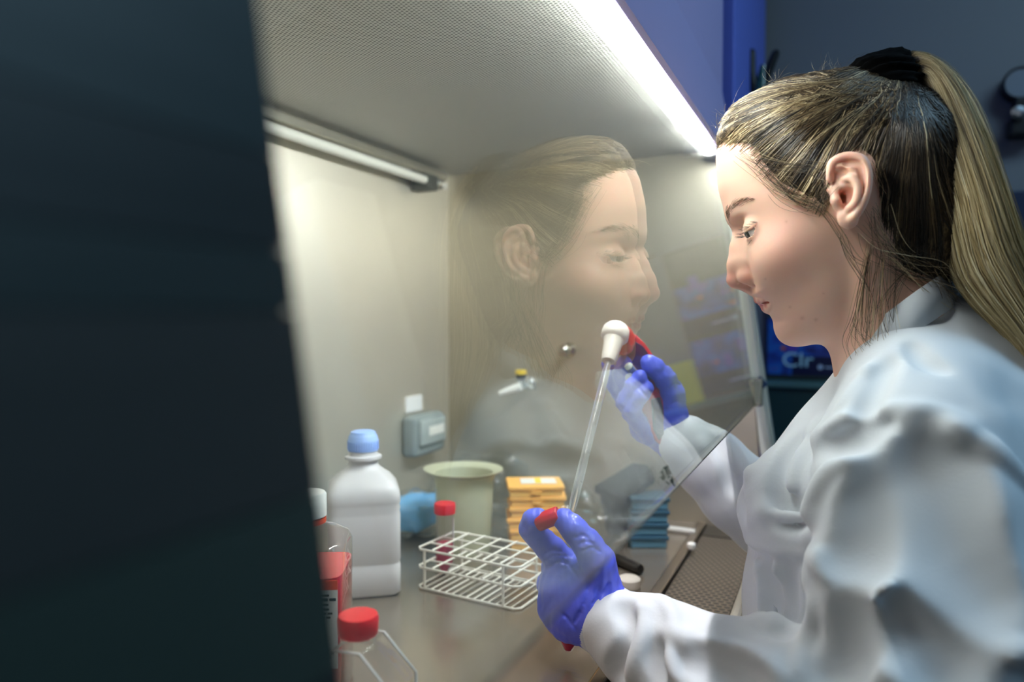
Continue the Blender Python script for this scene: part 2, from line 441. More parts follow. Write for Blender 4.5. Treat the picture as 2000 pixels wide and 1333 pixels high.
# front: near post (dark enamel), far post (aluminium channel), housing above
def slant(bm, y0, y1, z0, z1, o0, o1):
    """slab lying in the leaning front plane between offsets o0 (inside) and o1 (outside)"""
    v = [bm.verts.new((xs(z, o), y, z)) for y in (y0, y1) for z, o in ((z0, o0), (z0, o1), (z1, o1), (z1, o0))]
    for f in ((0, 1, 2, 3), (7, 6, 5, 4), (0, 4, 5, 1), (1, 5, 6, 2), (2, 6, 7, 3), (3, 7, 4, 0)): bm.faces.new([v[i] for i in f])
bm = bmesh.new(); slant(bm, -.42, YN-.001, ZW-.08, ZT+.30, -.03, -.003); p = cpart('front_post', bm, M_dark)
p['label'] = 'dark enamelled post close to the lens'
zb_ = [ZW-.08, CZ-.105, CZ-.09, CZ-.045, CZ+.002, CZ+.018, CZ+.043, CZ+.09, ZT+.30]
cb_ = ['182a2c', '0d181a', '27352f', '2a2c2b', '1c2a2a', '131e20', '1b2c2e', '101b28']  # flat tones that stand in for the room reflected in the post
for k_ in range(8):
    bm = bmesh.new(); slant(bm, -.42, YN, zb_[k_], zb_[k_+1]-.0006, -.003, 0.0); obj('reflection_strip', bm, mat('painted_reflection_%d' % k_, cb_[k_], .5, spec=.4, bump=(5, .15, .01, (.3, .3, 3))), p, world=True)
bm = bmesh.new(); slant(bm, YE-.002, YE+.014, ZW-.03, CZ+.24, -.008, .006); slant(bm, YE+.020, YE+.042, ZW-.03, CZ+.24, -.008, .010)
slant(bm, YE+.012, YE+.022, ZW-.03, CZ+.24, -.012, -.006); cpart('front_post', bm, M_alu)['label'] = 'bright aluminium channel at the far end'
bm = bmesh.new()
hz0, hz1 = ZT-.012, CZ+.372
pts = [(xs(hz0, .001), hz0), (-.159, hz0), (-.177, hz1), (-.177, CZ+.75), (-.28, CZ+.75), (-.28, ZT+.016), (xs(ZT, .0005), ZT+.016)]
y0, y1 = YN-.4, YE+.04
a = [bm.verts.new((x, y0, z)) for x, z in pts]; b = [bm.verts.new((x, y1, z)) for x, z in pts]
bm.faces.new(a); bm.faces.new(b[::-1])
for i in range(len(pts)): j = (i+1) % len(pts); bm.faces.new((a[i], b[i], b[j], a[j]))
cpart('upper_housing', bm, M_house)
# sash: 5 mm glass pane
bm = bmesh.new(); slant(bm, YN+.001, YE-.003, ZS, ZT-.01, -.005, 0.0); sash = cpart('sash_glass', bm, M_glass)
bm = bmesh.new(); c = on_plane(1464, 766, (0, YE-.02, 0), (0, 1, 0))
box(bm, (-.008, -.006, -.022), (.006, .006, .022), .003, M=Matrix.Translation((xs(c.z)+.002, YE-.02, c.z))); cl = cpart('sash_clip', bm, mat('clip_steel', '9a9a8e', .25, .9))
bm = bmesh.new(); c = on_plane(1484, 750, (0, YE-.004, 0), (0, 1, 0)); box(bm, (-.009, -.0015, -.009), (.009, .0015, .009), M=Matrix.Translation((c.x, YE-.006, c.z)) @ Matrix.Rotation(.8, 4, 'Y')); cpart('clip_tag', bm, mat('blue_tag', '15355e', .5), parent=cl)
bm = bmesh.new(); slant(bm, YN+.001, YE-.003, ZS-.0006, ZS, -.001, 0); obj('pane_edge', bm, mat('ground_glass_edge', '16241f', .4), sash, world=True)
# lamp: fluorescent strip with end sockets under the housing
lz = ZT-.006
bm = bmesh.new(); box(bm, (-.1895, YN+.28, lz-.007), (-.1768, YE-.04, lz+.004), .0035, 3); lamp = cpart('lamp_tube', bm, mat('lit_tube', 'ffffff', .5, emis=('f8f5f5', LAMP_STRENGTH)))
for y in (YE-.02, YN+.26):
    bm = bmesh.new(); box(bm, (-.195, y-.019, lz-.009), (-.1745, y+.019, lz+.0055), .003); obj('lamp_socket', bm, M_white, lamp, world=True)
for y in (.47, .99):
    bm = bmesh.new(); box(bm, (-.196, y-.008, lz-.009), (-.190, y+.008, lz+.0055)); obj('lamp_clip', bm, M_white, lamp, world=True)
bm = bmesh.new(); box(bm, (-.1922, YN+.24, lz+.0005), (-.1905, YE-.04, ZT-.0005)); obj('lamp_spill_blocker', bm, M_white, lamp, world=True)  # added strip that keeps lamp light off the ceiling beside it
# ultraviolet tube along the top of the back panel, switched off
zu = ZT-.033
uv = bmesh.new(); tube(uv, [(XB+.028, YN+.05, zu), (XB+.028, YE-.10, zu)], .0075, 16); uvo = cpart('uv_tube', uv, mat('unlit_tube_glass', 'e6e6de', .15, coat=1), angle=40)
bm = bmesh.new(); box(bm, (XB+.0005, YN+.03, zu+.010), (XB+.030, YE-.055, zu+.0255), .003); cpart('uv_rail', bm, mat('rail_steel', 'c8c5ba', .25, .9))
bm = bmesh.new(); lathe(bm, [(.0085, 0), (.0095, .002), (.0095, .018), (.0075, .02)], 20, align((XB+.028, YE-.10, zu), (XB+.028, YE-.08, zu))); obj('metal_cap', bm, mat('chrome', 'd8d8d8', .12, 1), uvo, angle=40, world=True)
bm = bmesh.new(); box(bm, (XB+.004, YE-.135, zu-.012), (XB+.036, YE-.106, zu+.010), .002)
for i in range(4): box(bm, (XB+.002, YE-.133+i*.007, zu-.016), (XB+.040, YE-.130+i*.007, zu+.008))
obj('tube_holder', bm, mat('grey_holder', '5f5f58', .4, .3), uvo, world=True)
bm = bmesh.new(); tube(bm, [(XB+.028, YE-.079, zu), (XB+.028, YE-.066, zu)], .0065, 16); obj('white_end_cap', bm, M_white, uvo, world=True, angle=40)
# ------------------------------------------------------------------ things outside the cabinet
def prop(name, m, bm, label, cat, group=None, **kw):
    return tag(obj(name, bm, m, **kw), label, cat, group)
def write(parent, txt, c, size, m, M, name='lettering', align_x='CENTER', sx=1):
    """flat lettering, converted to a mesh"""
    cu = bpy.data.curves.new(name, 'FONT'); cu.body = txt; cu.size = size; cu.align_x = align_x; cu.align_y = 'CENTER'; cu.extrude = .0001
    t = bpy.data.objects.new(name, cu); COL.objects.link(t); bpy.context.view_layer.update()
    me = bpy.data.meshes.new_from_object(t.evaluated_get(bpy.context.evaluated_depsgraph_get()))
    bpy.data.objects.remove(t); me.transform(M @ Matrix.Translation(c) @ Matrix.Diagonal((sx, 1, 1, 1)))
    return link(name, me, m, parent, False, world=True)
# notice board on the far wall with two printed posters and a yellow sheet
def onwall(px, py, y=YF): return on_plane(px, py, (0, y, 0), (0, 1, 0))
FACE = Matrix(((1, 0, 0, 0), (0, 0, -1, 0), (0, 1, 0, 0), (0, 0, 0, 1)))    # XY drawing -> XZ wall facing -Y
bl = onwall(1490, 738); z_of = lambda py: onwall(1560, py).z
x0, x1 = -.152, .088
bm = bmesh.new(); box(bm, (x0-.004, YF-.012, z_of(738)), (.092, YF, z_of(430)), .002)
prop('notice_board', mat('board_felt', '3d4644', .8), bm, 'dark grey notice board on the far wall behind the face', 'notice board')
def poster_mat(name, seed):
    m = bpy.data.materials.new(name); m.use_nodes = True; nt = m.node_tree; b = nt.nodes['Principled BSDF']
    tc = nd(nt, 'ShaderNodeTexCoord'); mp = nd(nt, 'ShaderNodeMapping'); mp.inputs['Location'].default_value = (seed, 0, seed*.3)
    nt.links.new(tc.outputs['Object'], mp.inputs[0])
    n = nd(nt, 'ShaderNodeTexNoise', Scale=28.0, Detail=3.0); nt.links.new(mp.outputs[0], n.inputs['Vector'])
    r = nd(nt, 'ShaderNodeValToRGB'); nt.links.new(n.outputs['Fac'], r.inputs[0])
    e = r.color_ramp.elements; e[0].position = .35; e[0].color = rgb('0a1a5c'); e[1].position = .5; e[1].color = rgb('1c4fb4')
    a = e.new(.6); a.color = rgb('1470c8'); a = e.new(.68); a.color = rgb('5a3fa0')
    nt.links.new(r.outputs[0], b.inputs['Base Color']); b.inputs['Roughness'].default_value = .35
    nt.links.new(r.outputs[0], b.inputs['Emission Color']); b.inputs['Emission Strength'].default_value = 0
    return m
M_cyan = mat('cyan_print', 'c8f2ff', .5); M_pale = mat('pale_print', 'c8d4ee', .5); M_deep = mat('navy_print', '0b1440', .4); M_orange = mat('orange_print', 'e8742a', .5); M_purple = mat('violet_print', '6a4fc0', .5)
for k, (pt, pb, lab) in enumerate(((508, 612, 'upper one of the two blue printed posters on the notice board'), (622, 732, 'lower one of the two blue posters, with white printed letters, just above the green counter'))):
    zt, zb = z_of(pt), z_of(pb)
    bm = bmesh.new(); box(bm, (x0, YF-.0135, zb), (x1, YF-.0125, zt))
    po = prop('poster', poster_mat('poster_print_%d' % k, k*3.7), bm, lab, 'poster', 'blue posters on the far notice board')
    bm = bmesh.new(); box(bm, (x0+.055, YF-.0142, zb), (x1, YF-.0136, zb+.045)); obj('navy_band', bm, M_deep, po, world=True)
    write(po, 'Clr', (-.085, zb+.034-CZ+CZ, 0), .048, M_cyan, Matrix.Translation((0, YF-.0145, 0)) @ FACE, sx=1.1)
    bm = bmesh.new(); lathe(bm, [(.006, 0), (.006, .0006)], 6, Matrix.Translation((-.035, YF-.0148, zb+.02)) @ Matrix.Rotation(math.pi/2, 4, 'X'))
    box(bm, (-.025, YF-.0146, zb+.018), (.02, YF-.0142, zb+.021)); obj('logo', bm, M_pale, po, world=True)
    rr = random.Random(k)
    for i in range(5):
        bm = bmesh.new(); x = x0+.03+rr.random()*.16; z = zb+.055+rr.random()*.06
        box(bm, (x, YF-.0144, z), (x+.012+rr.random()*.012, YF-.0138, z+.02+rr.random()*.015), .002); obj('violet_shape', bm, M_purple, po, world=True)
    for i in range(4):
        bm = bmesh.new(); x = x0+.03+rr.random()*.17; z = zb+.05+rr.random()*.06
        lathe(bm, [(.005, 0), (.005, .0008)], 10, Matrix.Translation((x, YF-.0146, z)) @ Matrix.Rotation(math.pi/2, 4, 'X')); obj('orange_dot', bm, M_orange, po, world=True)
bm = bmesh.new(); box(bm, (.094, YF-.002, z_of(765)), (.160, YF-.0005, z_of(655))); prop('yellow_notice', mat('yellow_paper', 'd9cf3a', .6), bm, 'yellow paper sheet taped to the wall beside the blue posters', 'paper sheet')
# dark green counter cabinet under the posters
bm = bmesh.new(); box(bm, (-.150, YF-.10, 0), (.75, YF-.001, z_of(742)-.012), .004)
ct = thing('counter_cabinet', 'dark green counter cabinet against the far wall below the posters', 'cabinet', (.3, YF-.05, 0))
obj('body', bm, mat('green_laminate', '24403c', .4), ct, world=True)
bm = bmesh.new(); box(bm, (-.155, YF-.108, z_of(742)-.012), (.76, YF-.001, z_of(742)), .003); obj('worktop', bm, mat('green_worktop', '54746c', .35), ct, world=True)
# tall blue unit standing beside the safety cabinet
bm = bmesh.new(); box(bm, (-.45, 1.27, 0), (-.150, YF-.11, CZ-.14), .004); box(bm, (-.45, 1.27, CZ-.14), (-.200, YF-.002, CZ+.13), .004)
box(bm, (-.45, 1.27, CZ+.13), (-.161, YF-.06, CZ+1.0), .004)
prop('tall_blue_cupboard', mat('blue_enamel', '5f70cc', .5), bm, 'tall blue cupboard beyond the safety cabinet, up in the corner above the head', 'cupboard')
# pale fridge out of view, added for a bright reflection in the sash
fr = thing('unseen_fridge', 'tall white fridge against the far wall, out of view, added for its reflection', 'unseen_fridge', (1.17, YF-.15, 0))
bm = bmesh.new(); box(bm, (.86, YF-.28, .05), (1.48, YF-.002, 1.98), .01); obj('body', bm, mat('white_enamel', 'dfe3e2', .4), fr, world=True)
bm = bmesh.new(); box(bm, (.862, YF-.315, .07), (1.478, YF-.283, 1.96), .01); dr = obj('door', bm, mat('white_door', 'e6e9e8', .35), fr, world=True)
bm = bmesh.new(); tube(bm, [(.90, YF-.34, .9), (.90, YF-.34, 1.3)], .01, 10); obj('handle', bm, M_alu, dr, world=True, angle=40)
for z in (.025,):
    bm = bmesh.new(); box(bm, (.88, YF-.27, 0), (1.46, YF-.01, .05)); obj('plinth', bm, M_black, fr, world=True)
# tweezers-like black handled tool hanging on the far wall with green wrapping
t = thing('hanging_shears', 'black handled tool in a green sleeve hanging beside the blue cupboard', 'tool', tuple(onwall(1488, 200, 1.5)))
W = lambda px, py, y=1.5: onwall(px, py, y)
for pts in (((1468, 102), (1467, 140), (1474, 190)), ((1515, 104), (1500, 140), (1488, 175))):
    bm = bmesh.new(); tube(bm, [W(*p) for p in pts], [.0075, .0092, .0068], 12); lathe(bm, [(.001, .0070), (.005, .005), (.0075, 0)], 12, Matrix.Translation(W(*pts[0])))
    obj('black_handle', bm, M_black, t, world=True, angle=50)
bm = bmesh.new(); tube(bm, [W(1491, 128), W(1487, 160), W(1482, 210), W(1478, 255)], [.006, .011, .0135, .012], 10)
obj('green_sleeve', bm, mat('green_film', '0b4a3c', .15, bump=(90, .8, .004), coat=1), t, world=True, angle=60)
# pressure gauge with a valve on the right
g = thing('pressure_gauge', 'round black pressure gauge with a regulator valve on the wall at the right edge', 'gauge', tuple(onwall(1992, 180, YF-.03)))
c = onwall(1995, 162, YF-.04); RX = Matrix.Rotation(math.pi/2, 4, 'X')
bm = bmesh.new(); lathe(bm, [(.028, -.035), (.034, -.03), (.034, 0), (.030, .004), (.029, 0)], 32, Matrix.Translation(c) @ RX); obj('case', bm, M_black, g, world=True, angle=40)
bm = bmesh.new(); lathe(bm, [(.029, .0), (.029, .001)], 32, Matrix.Translation(c) @ RX); obj('dial', bm, mat('dial_face', '77808a', .2), g, world=True)
bm = bmesh.new(); box(bm, (c.x-.012, YF-.045, c.z-.075), (c.x+.03, YF-.01, c.z-.03), .005); box(bm, (c.x-.02, YF-.05, c.z-.11), (c.x+.04, YF, c.z-.072), .006); obj('valve_body', bm, M_black, g, world=True)
c2 = onwall(1989, 221, YF-.055); bm = bmesh.new()
lathe(bm, [(.013, 0), (.0135, .004), (.006, .005), (.005, .001)], 24, Matrix.Translation(c2) @ RX); obj('steel_nut', bm, mat('nut_steel', 'd0d4da', .2, 1), g, world=True, angle=40)
bm = bmesh.new(); c3 = onwall(1990, 420, YF-.03); box(bm, (c3.x-.03, YF-.04, c3.z-.08), (c3.x+.2, YF, c3.z+.05), .004); prop('wall_holder', mat('navy_plastic', '1a2744', .5), bm, 'dark blue plastic holder on the wall below the gauge', 'holder')

# ------------------------------------------------------------------ fixtures inside the cabinet
# socket box on the back panel
def onback(px, py): return on_plane(px, py, (XB, 0, 0), (1, 0, 0))
def onend(px, py): return on_plane(px, py, (0, YE, 0), (0, 1, 0))
a = onback(783, 895); b = onback(842, 800)
s = thing('power_socket', 'grey splash-proof power socket on the back panel with a white tag', 'power socket', tuple((a+b)/2))
bm = bmesh.new(); box(bm, (XB, a.y, a.z), (XB+.030, b.y, b.z), .009, 3); obj('box', bm, mat('grey_socket', '8d9899', .4), s, world=True, angle=50)
bm = bmesh.new(); box(bm, (XB+.028, a.y+.008, a.z+.018), (XB+.037, b.y-.008, b.z-.006), .006, 3); lid = obj('cover', bm, mat('grey_cover', 'aab4b4', .25), s, world=True, angle=50)
bm = bmesh.new(); box(bm, (XB+.037, a.y+.03, a.z+.035), (XB+.0385, b.y-.02, b.z-.02), .001); obj('white_label', bm, M_white, lid, world=True)
a2 = onback(790, 803); b2 = onback(821, 771)
bm = bmesh.new(); box(bm, (XB+.001, a2.y, a2.z-.004), (XB+.004, b2.y, b2.z), .001); obj('white_tag', bm, mat('tag_paper', 'f2f2f4', .6), s, world=True)
# metal knob and gas tap on the end panel
c = onend(1111, 684); RY = lambda y: Matrix.Translation((c.x, y, c.z)) @ Matrix.Rotation(math.pi/2, 4, 'X')
bm = bmesh.new(); lathe(bm, [(.013, 0), (.013, .003), (.007, .005), (.007, .018), (.010, .020), (.010, .032), (.006, .036)], 24, RY(YE))
prop('valve_stub', mat('nickel', 'b5b0a6', .2, 1), bm, 'small round metal valve stub on the end panel, above the gas tap', 'valve', angle=40)
c = onend(1034, 748); c.x += 0; t = thing('gas_tap', 'gas tap with white lever and yellow collar on the end panel', 'tap', (c.x, YE-.02, c.z))
bm = bmesh.new(); lathe(bm, [(.012, 0), (.012, .004), (.008, .006), (.008, .03)], 20, RY(YE)); tube(bm, [(c.x, YE-.03, c.z-.006), (c.x-.002, YE-.034, c.z+.014)], .0075, 14)
tube(bm, [(c.x+.004, YE-.02, c.z), (c.x+.022, YE-.03, c.z-.006)], [.006, .004], 12); obj('tap_body', bm, mat('tap_chrome', 'd5d8d6', .18, .9), t, world=True, angle=45)
bm = bmesh.new(); tube(bm, [(c.x-.001, YE-.033, c.z+.010), (c.x-.002, YE-.034, c.z+.018)], .009, 14); obj('black_ring', bm, M_black, t, world=True, angle=45)
bm = bmesh.new(); tube(bm, [(c.x-.002, YE-.034, c.z+.018), (c.x-.002, YE-.034, c.z+.025)], .0098, 14); obj('yellow_collar', bm, mat('yellow_plastic', 'e8c832', .4), t, world=True, angle=45)
bm = bmesh.new(); tube(bm, [(c.x+.002, YE-.042, c.z-.003), (c.x-.016, YE-.046, c.z-.009), (c.x-.036, YE-.05, c.z-.016)], [.008, .0065, .004], 12); obj('white_lever', bm, M_white, t, world=True, angle=50)
# silver connector block between them, hanging down as a thin hose
# ------------------------------------------------------------------ bottles
def superell(e):
    return lambda a, z: 1/((abs(math.cos(a))**e+abs(math.sin(a))**e)**(1/e))
M_hdpe = mat('milky_polyethylene', 'f1eff2', .38, sss=.0, trans=.25, bump=(14, .08, .003))
M_bluecap = mat('light_blue_cap', '9dbdf8', .4)
pb = on_work(711, 1146)
bt = thing('square_bottle', 'large milky white square bottle with light blue cap', 'bottle', tuple(pb), math.radians(-4)); bt.scale = (1, 1, .93)
sq = superell(9); w = .0435
HB = .205
def bshape(a, z):
    k = min(max((z-.138)/.030, 0), 1); k = k*k*(3-2*k)
    return sq(a, z)*(1-k)+1*k
prof = [(w*.9, 0), (w, .005), (w, .038), (w*.97, .041), (w*.97, .044), (w, .047), (w, .105), (w*.975, .109), (w, .113), (w*.975, .117), (w, .121), (w, .128), (w*.97, .137), (w*.82, .148), (w*.58, .158), (w*.44, .163), (w*.415, .168), (w*.415, .172), (w*.52, .1735), (w*.52, .177), (w*.42, .1785), (w*.40, .182), (w*.40, .194)]
bm = bmesh.new(); lathe(bm, prof, 96, Matrix.Rotation(math.radians(41), 4, 'Z'), shape=bshape); obj('bottle_body', bm, M_hdpe, bt, angle=50)
bm = bmesh.new(); lathe(bm, [(.0150, .1835), (.0185, .184), (.0188, .1985), (.0180, .1995), (.0178, .203), (.0165, .2045), (.0150, .209), (.0120, .2105), (.001, .2105)], 40); cp = obj('blue_cap', bm, M_bluecap, bt, angle=40)
bm = bmesh.new()
for i in range(40):
    an = i*2*math.pi/40; box(bm, (-.0004, -.0004, .186), (.0006, .0004, .197), M=Matrix.Rotation(an, 4, 'Z') @ Matrix.Translation((.0186, 0, 0)))
obj('cap_ribs', bm, M_bluecap, cp)
# media bottle with red medium, half hidden behind the post
M_red = mat('red_medium', 'c8102c', .15, trans=.0, coat=.5); M_pink = mat('pink_medium', 'ee9c98', .2, trans=.35)
dm = .655; c = P(600, 1200, dm); pm = Vector((c.x, c.y, ZW))
mb = thing('medium_bottle', 'clear bottle of red medium with white cap and handwritten label beside the post', 'bottle', tuple(pm), math.radians(27))
R45 = Matrix.Rotation(0, 4, 'Z'); w = .037
prof = [(w*.92, 0), (w, .004), (w, .132), (w*.94, .139), (w*.7, .146), (w*.45, .150), (w*.38, .153), (w*.38, .160)]
bm = bmesh.new(); lathe(bm, prof, 80, shape=lambda a, z: (superell(7)(a, z) if z < .134 else superell(7)(a, z)*(1-min((z-.134)/.02, 1))+min((z-.134)/.02, 1))); obj('bottle_body', bm, M_clear, mb, angle=50)
bm = bmesh.new(); lathe(bm, [(w*.9, .002), (w*.975, .005), (w*.975, .113), (w*.5, .1131)], 80, shape=superell(7)); obj('red_medium', bm, M_red, mb, angle=50)
bm = bmesh.new(); lathe(bm, [(w*.40, .151), (w*.47, .152), (w*.47, .156), (w*.40, .157)], 40); obj('orange_ring', bm, mat('orange_ring', 'e2522c', .4), mb, angle=40)
bm = bmesh.new(); lathe(bm, [(.0165, .1575), (.0178, .158), (.0178, .177), (.0165, .179), (.001, .179)], 40); obj('white_cap', bm, M_white, mb, angle=40)
# the label is on the side that faces the lens
lw = w*1.008
bm = bmesh.new(); box(bm, (-w*.82, -lw-.0003, .036), (w*.93, -lw+.0001, .104)); lb = obj('label', bm, mat('label_paper', 'f3f3f5', .6), mb)
bm = bmesh.new(); box(bm, (-w*.82, -lw-.0005, .104), (w*.93, -lw+.0001, .112)); obj('orange_band', bm, mat('orange_band', 'f0532a', .5), mb)
M_ink = mat('black_ink', '26262c', .6); rr = random.Random(5)
bm = bmesh.new()
for i, z in enumerate([.0985, .0945, .0905, .0865, .083, .0795, .052, .0485, .045]):
    x = -w*.72
    while x < w*.75:
        l = .0015+rr.random()*.005; box(bm, (x, -lw-.0007, z), (x+l, -lw-.0003, z+(.0016 if i not in (1,) else .0024))); x += l+.0012
    
bmo = obj('printed_text', bm, M_ink, lb)
bm = bmesh.new()
for z in (.072, .065, .058):
    x = -w*.3
    for q in range(12):
        hh = .0022+rr.random()*.003; tube(bm, [(x, -lw-.0006, z), (x+.0008, -lw-.0006, z+hh), (x+.0016, -lw-.0006, z+hh*rr.random())], .00028, 4); x += .0026
obj('handwriting', bm, M_ink, lb)
# culture flask with red cap in the near corner
df = .53; c = P(700, 1218, df)
fl = thing('culture_flask', 'clear angled culture flask of pink medium with red screw cap, nearest the lens', 'culture flask', (c.x, c.y, ZW), math.radians(8))
ht = c.z-ZW; hw = .037; Mx = Matrix.Rotation(math.pi/2, 4, 'X')
zt = ht-.006
pts = [(-hw, .002), (hw, .002), (hw, zt-.046), (.014, zt-.008), (.014, zt), (-.014, zt), (-.014, zt-.008), (-hw, zt-.046)]
pts2 = [(-hw, 0), (hw, 0), (hw, zt-.034), (.011, zt-.007), (-.011, zt-.007), (-hw, zt-.034)]
bm = bmesh.new(); prism(bm, pts2, -.019, .019, .002, M=Mx); obj('flask_body', bm, M_clear, fl, angle=40)
bm = bmesh.new()
for y in (-.019, .019): tube(bm, [(x, y, z) for x, z in pts2], .0011, 6, closed=True)
obj('moulded_rim', bm, mat('clear_rim', 'f5f5f5', .1, trans=.6), fl, angle=60)
bm = bmesh.new(); lathe(bm, [(.0115, zt-.012), (.0125, zt-.008), (.0125, zt+.002)], 32); obj('flask_neck', bm, M_clear, fl, angle=50)
bm = bmesh.new(); prism(bm, [(-hw+.002, .002), (hw-.002, .002), (hw-.002, zt-.060), (.012, zt-.058), (-.012, zt-.058), (-hw+.002, zt-.060)], -.017, .017, .002, M=Mx); obj('pink_medium', bm, M_pink, fl, angle=40)
bm = bmesh.new(); lathe(bm, [(.0135, -.006), (.0142, -.005), (.0148, .006), (.0138, .0085), (.001, .009)], 48, Matrix.Translation((0, 0, zt+.004)), shape=lambda a, z: 1+.012*math.cos(36*a)*(z < .006)); obj('red_cap', bm, mat('red_cap', 'd8141f', .35), fl, angle=50)
# ------------------------------------------------------------------ wire rack with a specimen tube
M_wire = mat('white_coated_wire', 'ece9df', .35)
A = on_work(814, 1150); B = on_work(1012, 1196)      # near long side, left end to right end, bottom
ux = (B-A); L = ux.length; ux.normalize(); uy = Vector((-ux.y, ux.x, 0)); D_ = .082; H_ = .050
if uy.y < 0: uy = -uy
rz = math.atan2(ux.y, ux.x)
rk = thing('wire_rack', 'white wire test tube rack in front of the bottle', 'test tube rack', tuple(A+ux*L/2+uy*D_/2), rz)
r = .0016
def frame_loop(z, bm):
    c_ = .006; h, d = L/2, D_/2
    pts = [(-h+c_, -d), (h-c_, -d), (h, -d+c_), (h, d-c_), (h-c_, d), (-h+c_, d), (-h, d-c_), (-h, -d+c_)]
    tube(bm, [(x, y, z) for x, y in pts], r, 8, closed=True)
for z, nm in ((r+.0004, 'bottom_frame'), (H_*.55, 'middle_frame'), (H_, 'top_frame')):
    bm = bmesh.new(); frame_loop(z, bm); ny, nx = 3, 5
    if nm != 'bottom_frame':
        for i in range(1, ny): y = -D_/2+D_*i/ny; tube(bm, [(-L/2, y, z), (L/2, y, z)], r*.8, 6)
        for i in range(1, nx+1): x = -L/2+L*i/(nx+1); tube(bm, [(x, -D_/2, z+r), (x, D_/2, z+r)], r*.8, 6)
    else:
        for i in range(1, 14): x = -L/2+L*i/14; tube(bm, [(x, -D_/2, z), (x, D_/2, z)], r*.7, 6)
    obj(nm, bm, M_wire, rk, angle=60)
for x, y in ((-L/2+.012, -D_/2), (L/2-.02, -D_/2), (-L/2+.012, D_/2), (L/2-.02, D_/2)):
    bm = bmesh.new(); tube(bm, [(x, y, r), (x, y, H_)], r, 8); obj('upright', bm, M_wire, rk, angle=60)
M_tubeclear = glass_mat('clear_tube_plastic', (.9, .88, .9), .05)
M_redcap = mat('red_screw_cap', 'd01c2c', .4)
def conical_tube(name, label, cat, base, top, r, liquid, cap=True, label_strip=True, capr=1.16, group=None, cone=.016):
    """clear tube from pointed base to top"""
    base, top = Vector(base), Vector(top); H = (top-base).length
    o = thing(name, label, cat, tuple(base), group=group); M = Matrix.Translation(-base) @ align(base, top)
    bm = bmesh.new(); lathe(bm, [(r*.25, 0), (r, cone), (r, H-.012)], 32, M); obj('tube_body', bm, M_tubeclear, o, angle=40)
    bm = bmesh.new(); lathe(bm, [(r*.2, .001), (r*.93, cone+.001), (r*.93, liquid)], 32, M); obj('pink_liquid', bm, mat('pink_liquid', 'e0426a', .2, trans=.3), o, angle=40)
    if cap: bm = bmesh.new(); lathe(bm, [(r*capr*.97, H-.013), (r*capr, H-.012), (r*capr, H-.001), (r*capr*.95, H), (.0005, H)], 40, M, shape=lambda a, z: 1+.01*math.cos(30*a)); obj('red_cap', bm, M_redcap, o, angle=50)
    if label_strip:
        bm = bmesh.new(); n = 8; z0, z1 = H*.35, H*.78; a0 = -1.35
        v = [[bm.verts.new(M @ Vector((r*1.02*math.cos(a0+.9*i/n), r*1.02*math.sin(a0+.9*i/n), z))) for i in range(n+1)] for z in (z0, z1)]
        for i in range(n): bm.faces.new((v[0][i], v[0][i+1], v[1][i+1], v[1][i]))
        obj('white_label', bm, mat('tube_label', 'eeeef4', .6), o)
    return o
tb = on_work(868, 1128); tt = tb+Vector((0, 0, .0)); sc = depth_of(tb)
th = (1128-982)/FPX*sc
conical_tube('specimen_tube', 'clear tube with red cap and pink liquid, standing in the wire rack', 'tube', tb+Vector((0, 0, .0045)), tb+Vector((.001, 0, th)), 18/FPX*sc, th*.42)
# ------------------------------------------------------------------ beaker
M_beak = mat('cloudy_yellow_plastic', 'dfe0c2', .35, trans=.35)
bb = on_work(907, 1075); db = depth_of(bb); rb = 57/FPX*db; hb = (1065-905)/FPX*db
bk = thing('plastic_beaker', 'cloudy yellowish plastic beaker with a wide flared rim', 'beaker', tuple(bb))
bm = bmesh.new(); lathe(bm, [(rb*.86, 0), (rb*.90, .003), (rb*1.0, hb*.86), (rb*1.03, hb*.93), (rb*1.28, hb*.985), (rb*1.30, hb), (rb*1.24, hb*1.0), (rb*.99, hb*.95), (rb*.96, hb*.86), (rb*.86, .006)], 64,
      shape=lambda a, z: 1+(.10*math.exp(-((a-math.pi)/.5)**2)+.02 if z > hb*.95 else 0), cap=True); obj('beaker_wall', bm, M_beak, bk, angle=40)
# ------------------------------------------------------------------ stack of orange boxes
ob = on_work(1046, 1063); do = depth_of(ob); bw = 54/FPX*do; bh = 20.5/FPX*do; q = 6
M_or = mat('orange_card', 'ffca70', .6); M_or2 = mat('orange_card_rim', 'fbbd62', .6)
names = ['bottom-most', 'second from the bottom', 'third from the bottom', 'fourth from the bottom', 'fifth from the bottom', 'topmost, with a white card on it']
for i in range(q):
    o = thing('orange_box', 'flat orange box, %s in the stack of six' % names[i], 'box', (ob.x+.0015*math.sin(i*2.1), ob.y+.002*math.cos(i*1.7), ob.z+i*bh), math.radians(26+2.5*math.sin(i*3)), 'flat orange boxes in one stack')
    bm = bmesh.new(); box(bm, (-bw*.93, -bw*.75, .0002), (bw*.93, bw*.75, bh*.62), .001); obj('box_tray', bm, M_or, o)
    bm = bmesh.new(); box(bm, (-bw, -bw*.82, bh*.62), (bw, bw*.82, bh*.99), .0015); box(bm, (-bw*.2, -bw*.84, bh*.3), (bw*.15, -bw*.75, bh*.62)); obj('lid', bm, M_or2, o)
zt = ob.z+q*bh
bm = bmesh.new(); box(bm, (-.026, -.016, 0), (.026, .016, .0012)); cd_ = prop('white_card', M_white, bm, 'white card with a yellow stripe lying on the orange box stack', 'card'); cd_.location = (ob.x+.004, ob.y+.0, zt+.0002); cd_.rotation_euler = (0, 0, math.radians(26))
bm = bmesh.new(); box(bm, (-.005, -.0155, .0012), (.004, .0155, .0016)); obj('yellow_stripe', bm, mat('yellow_print', 'f2d640', .5), cd_)
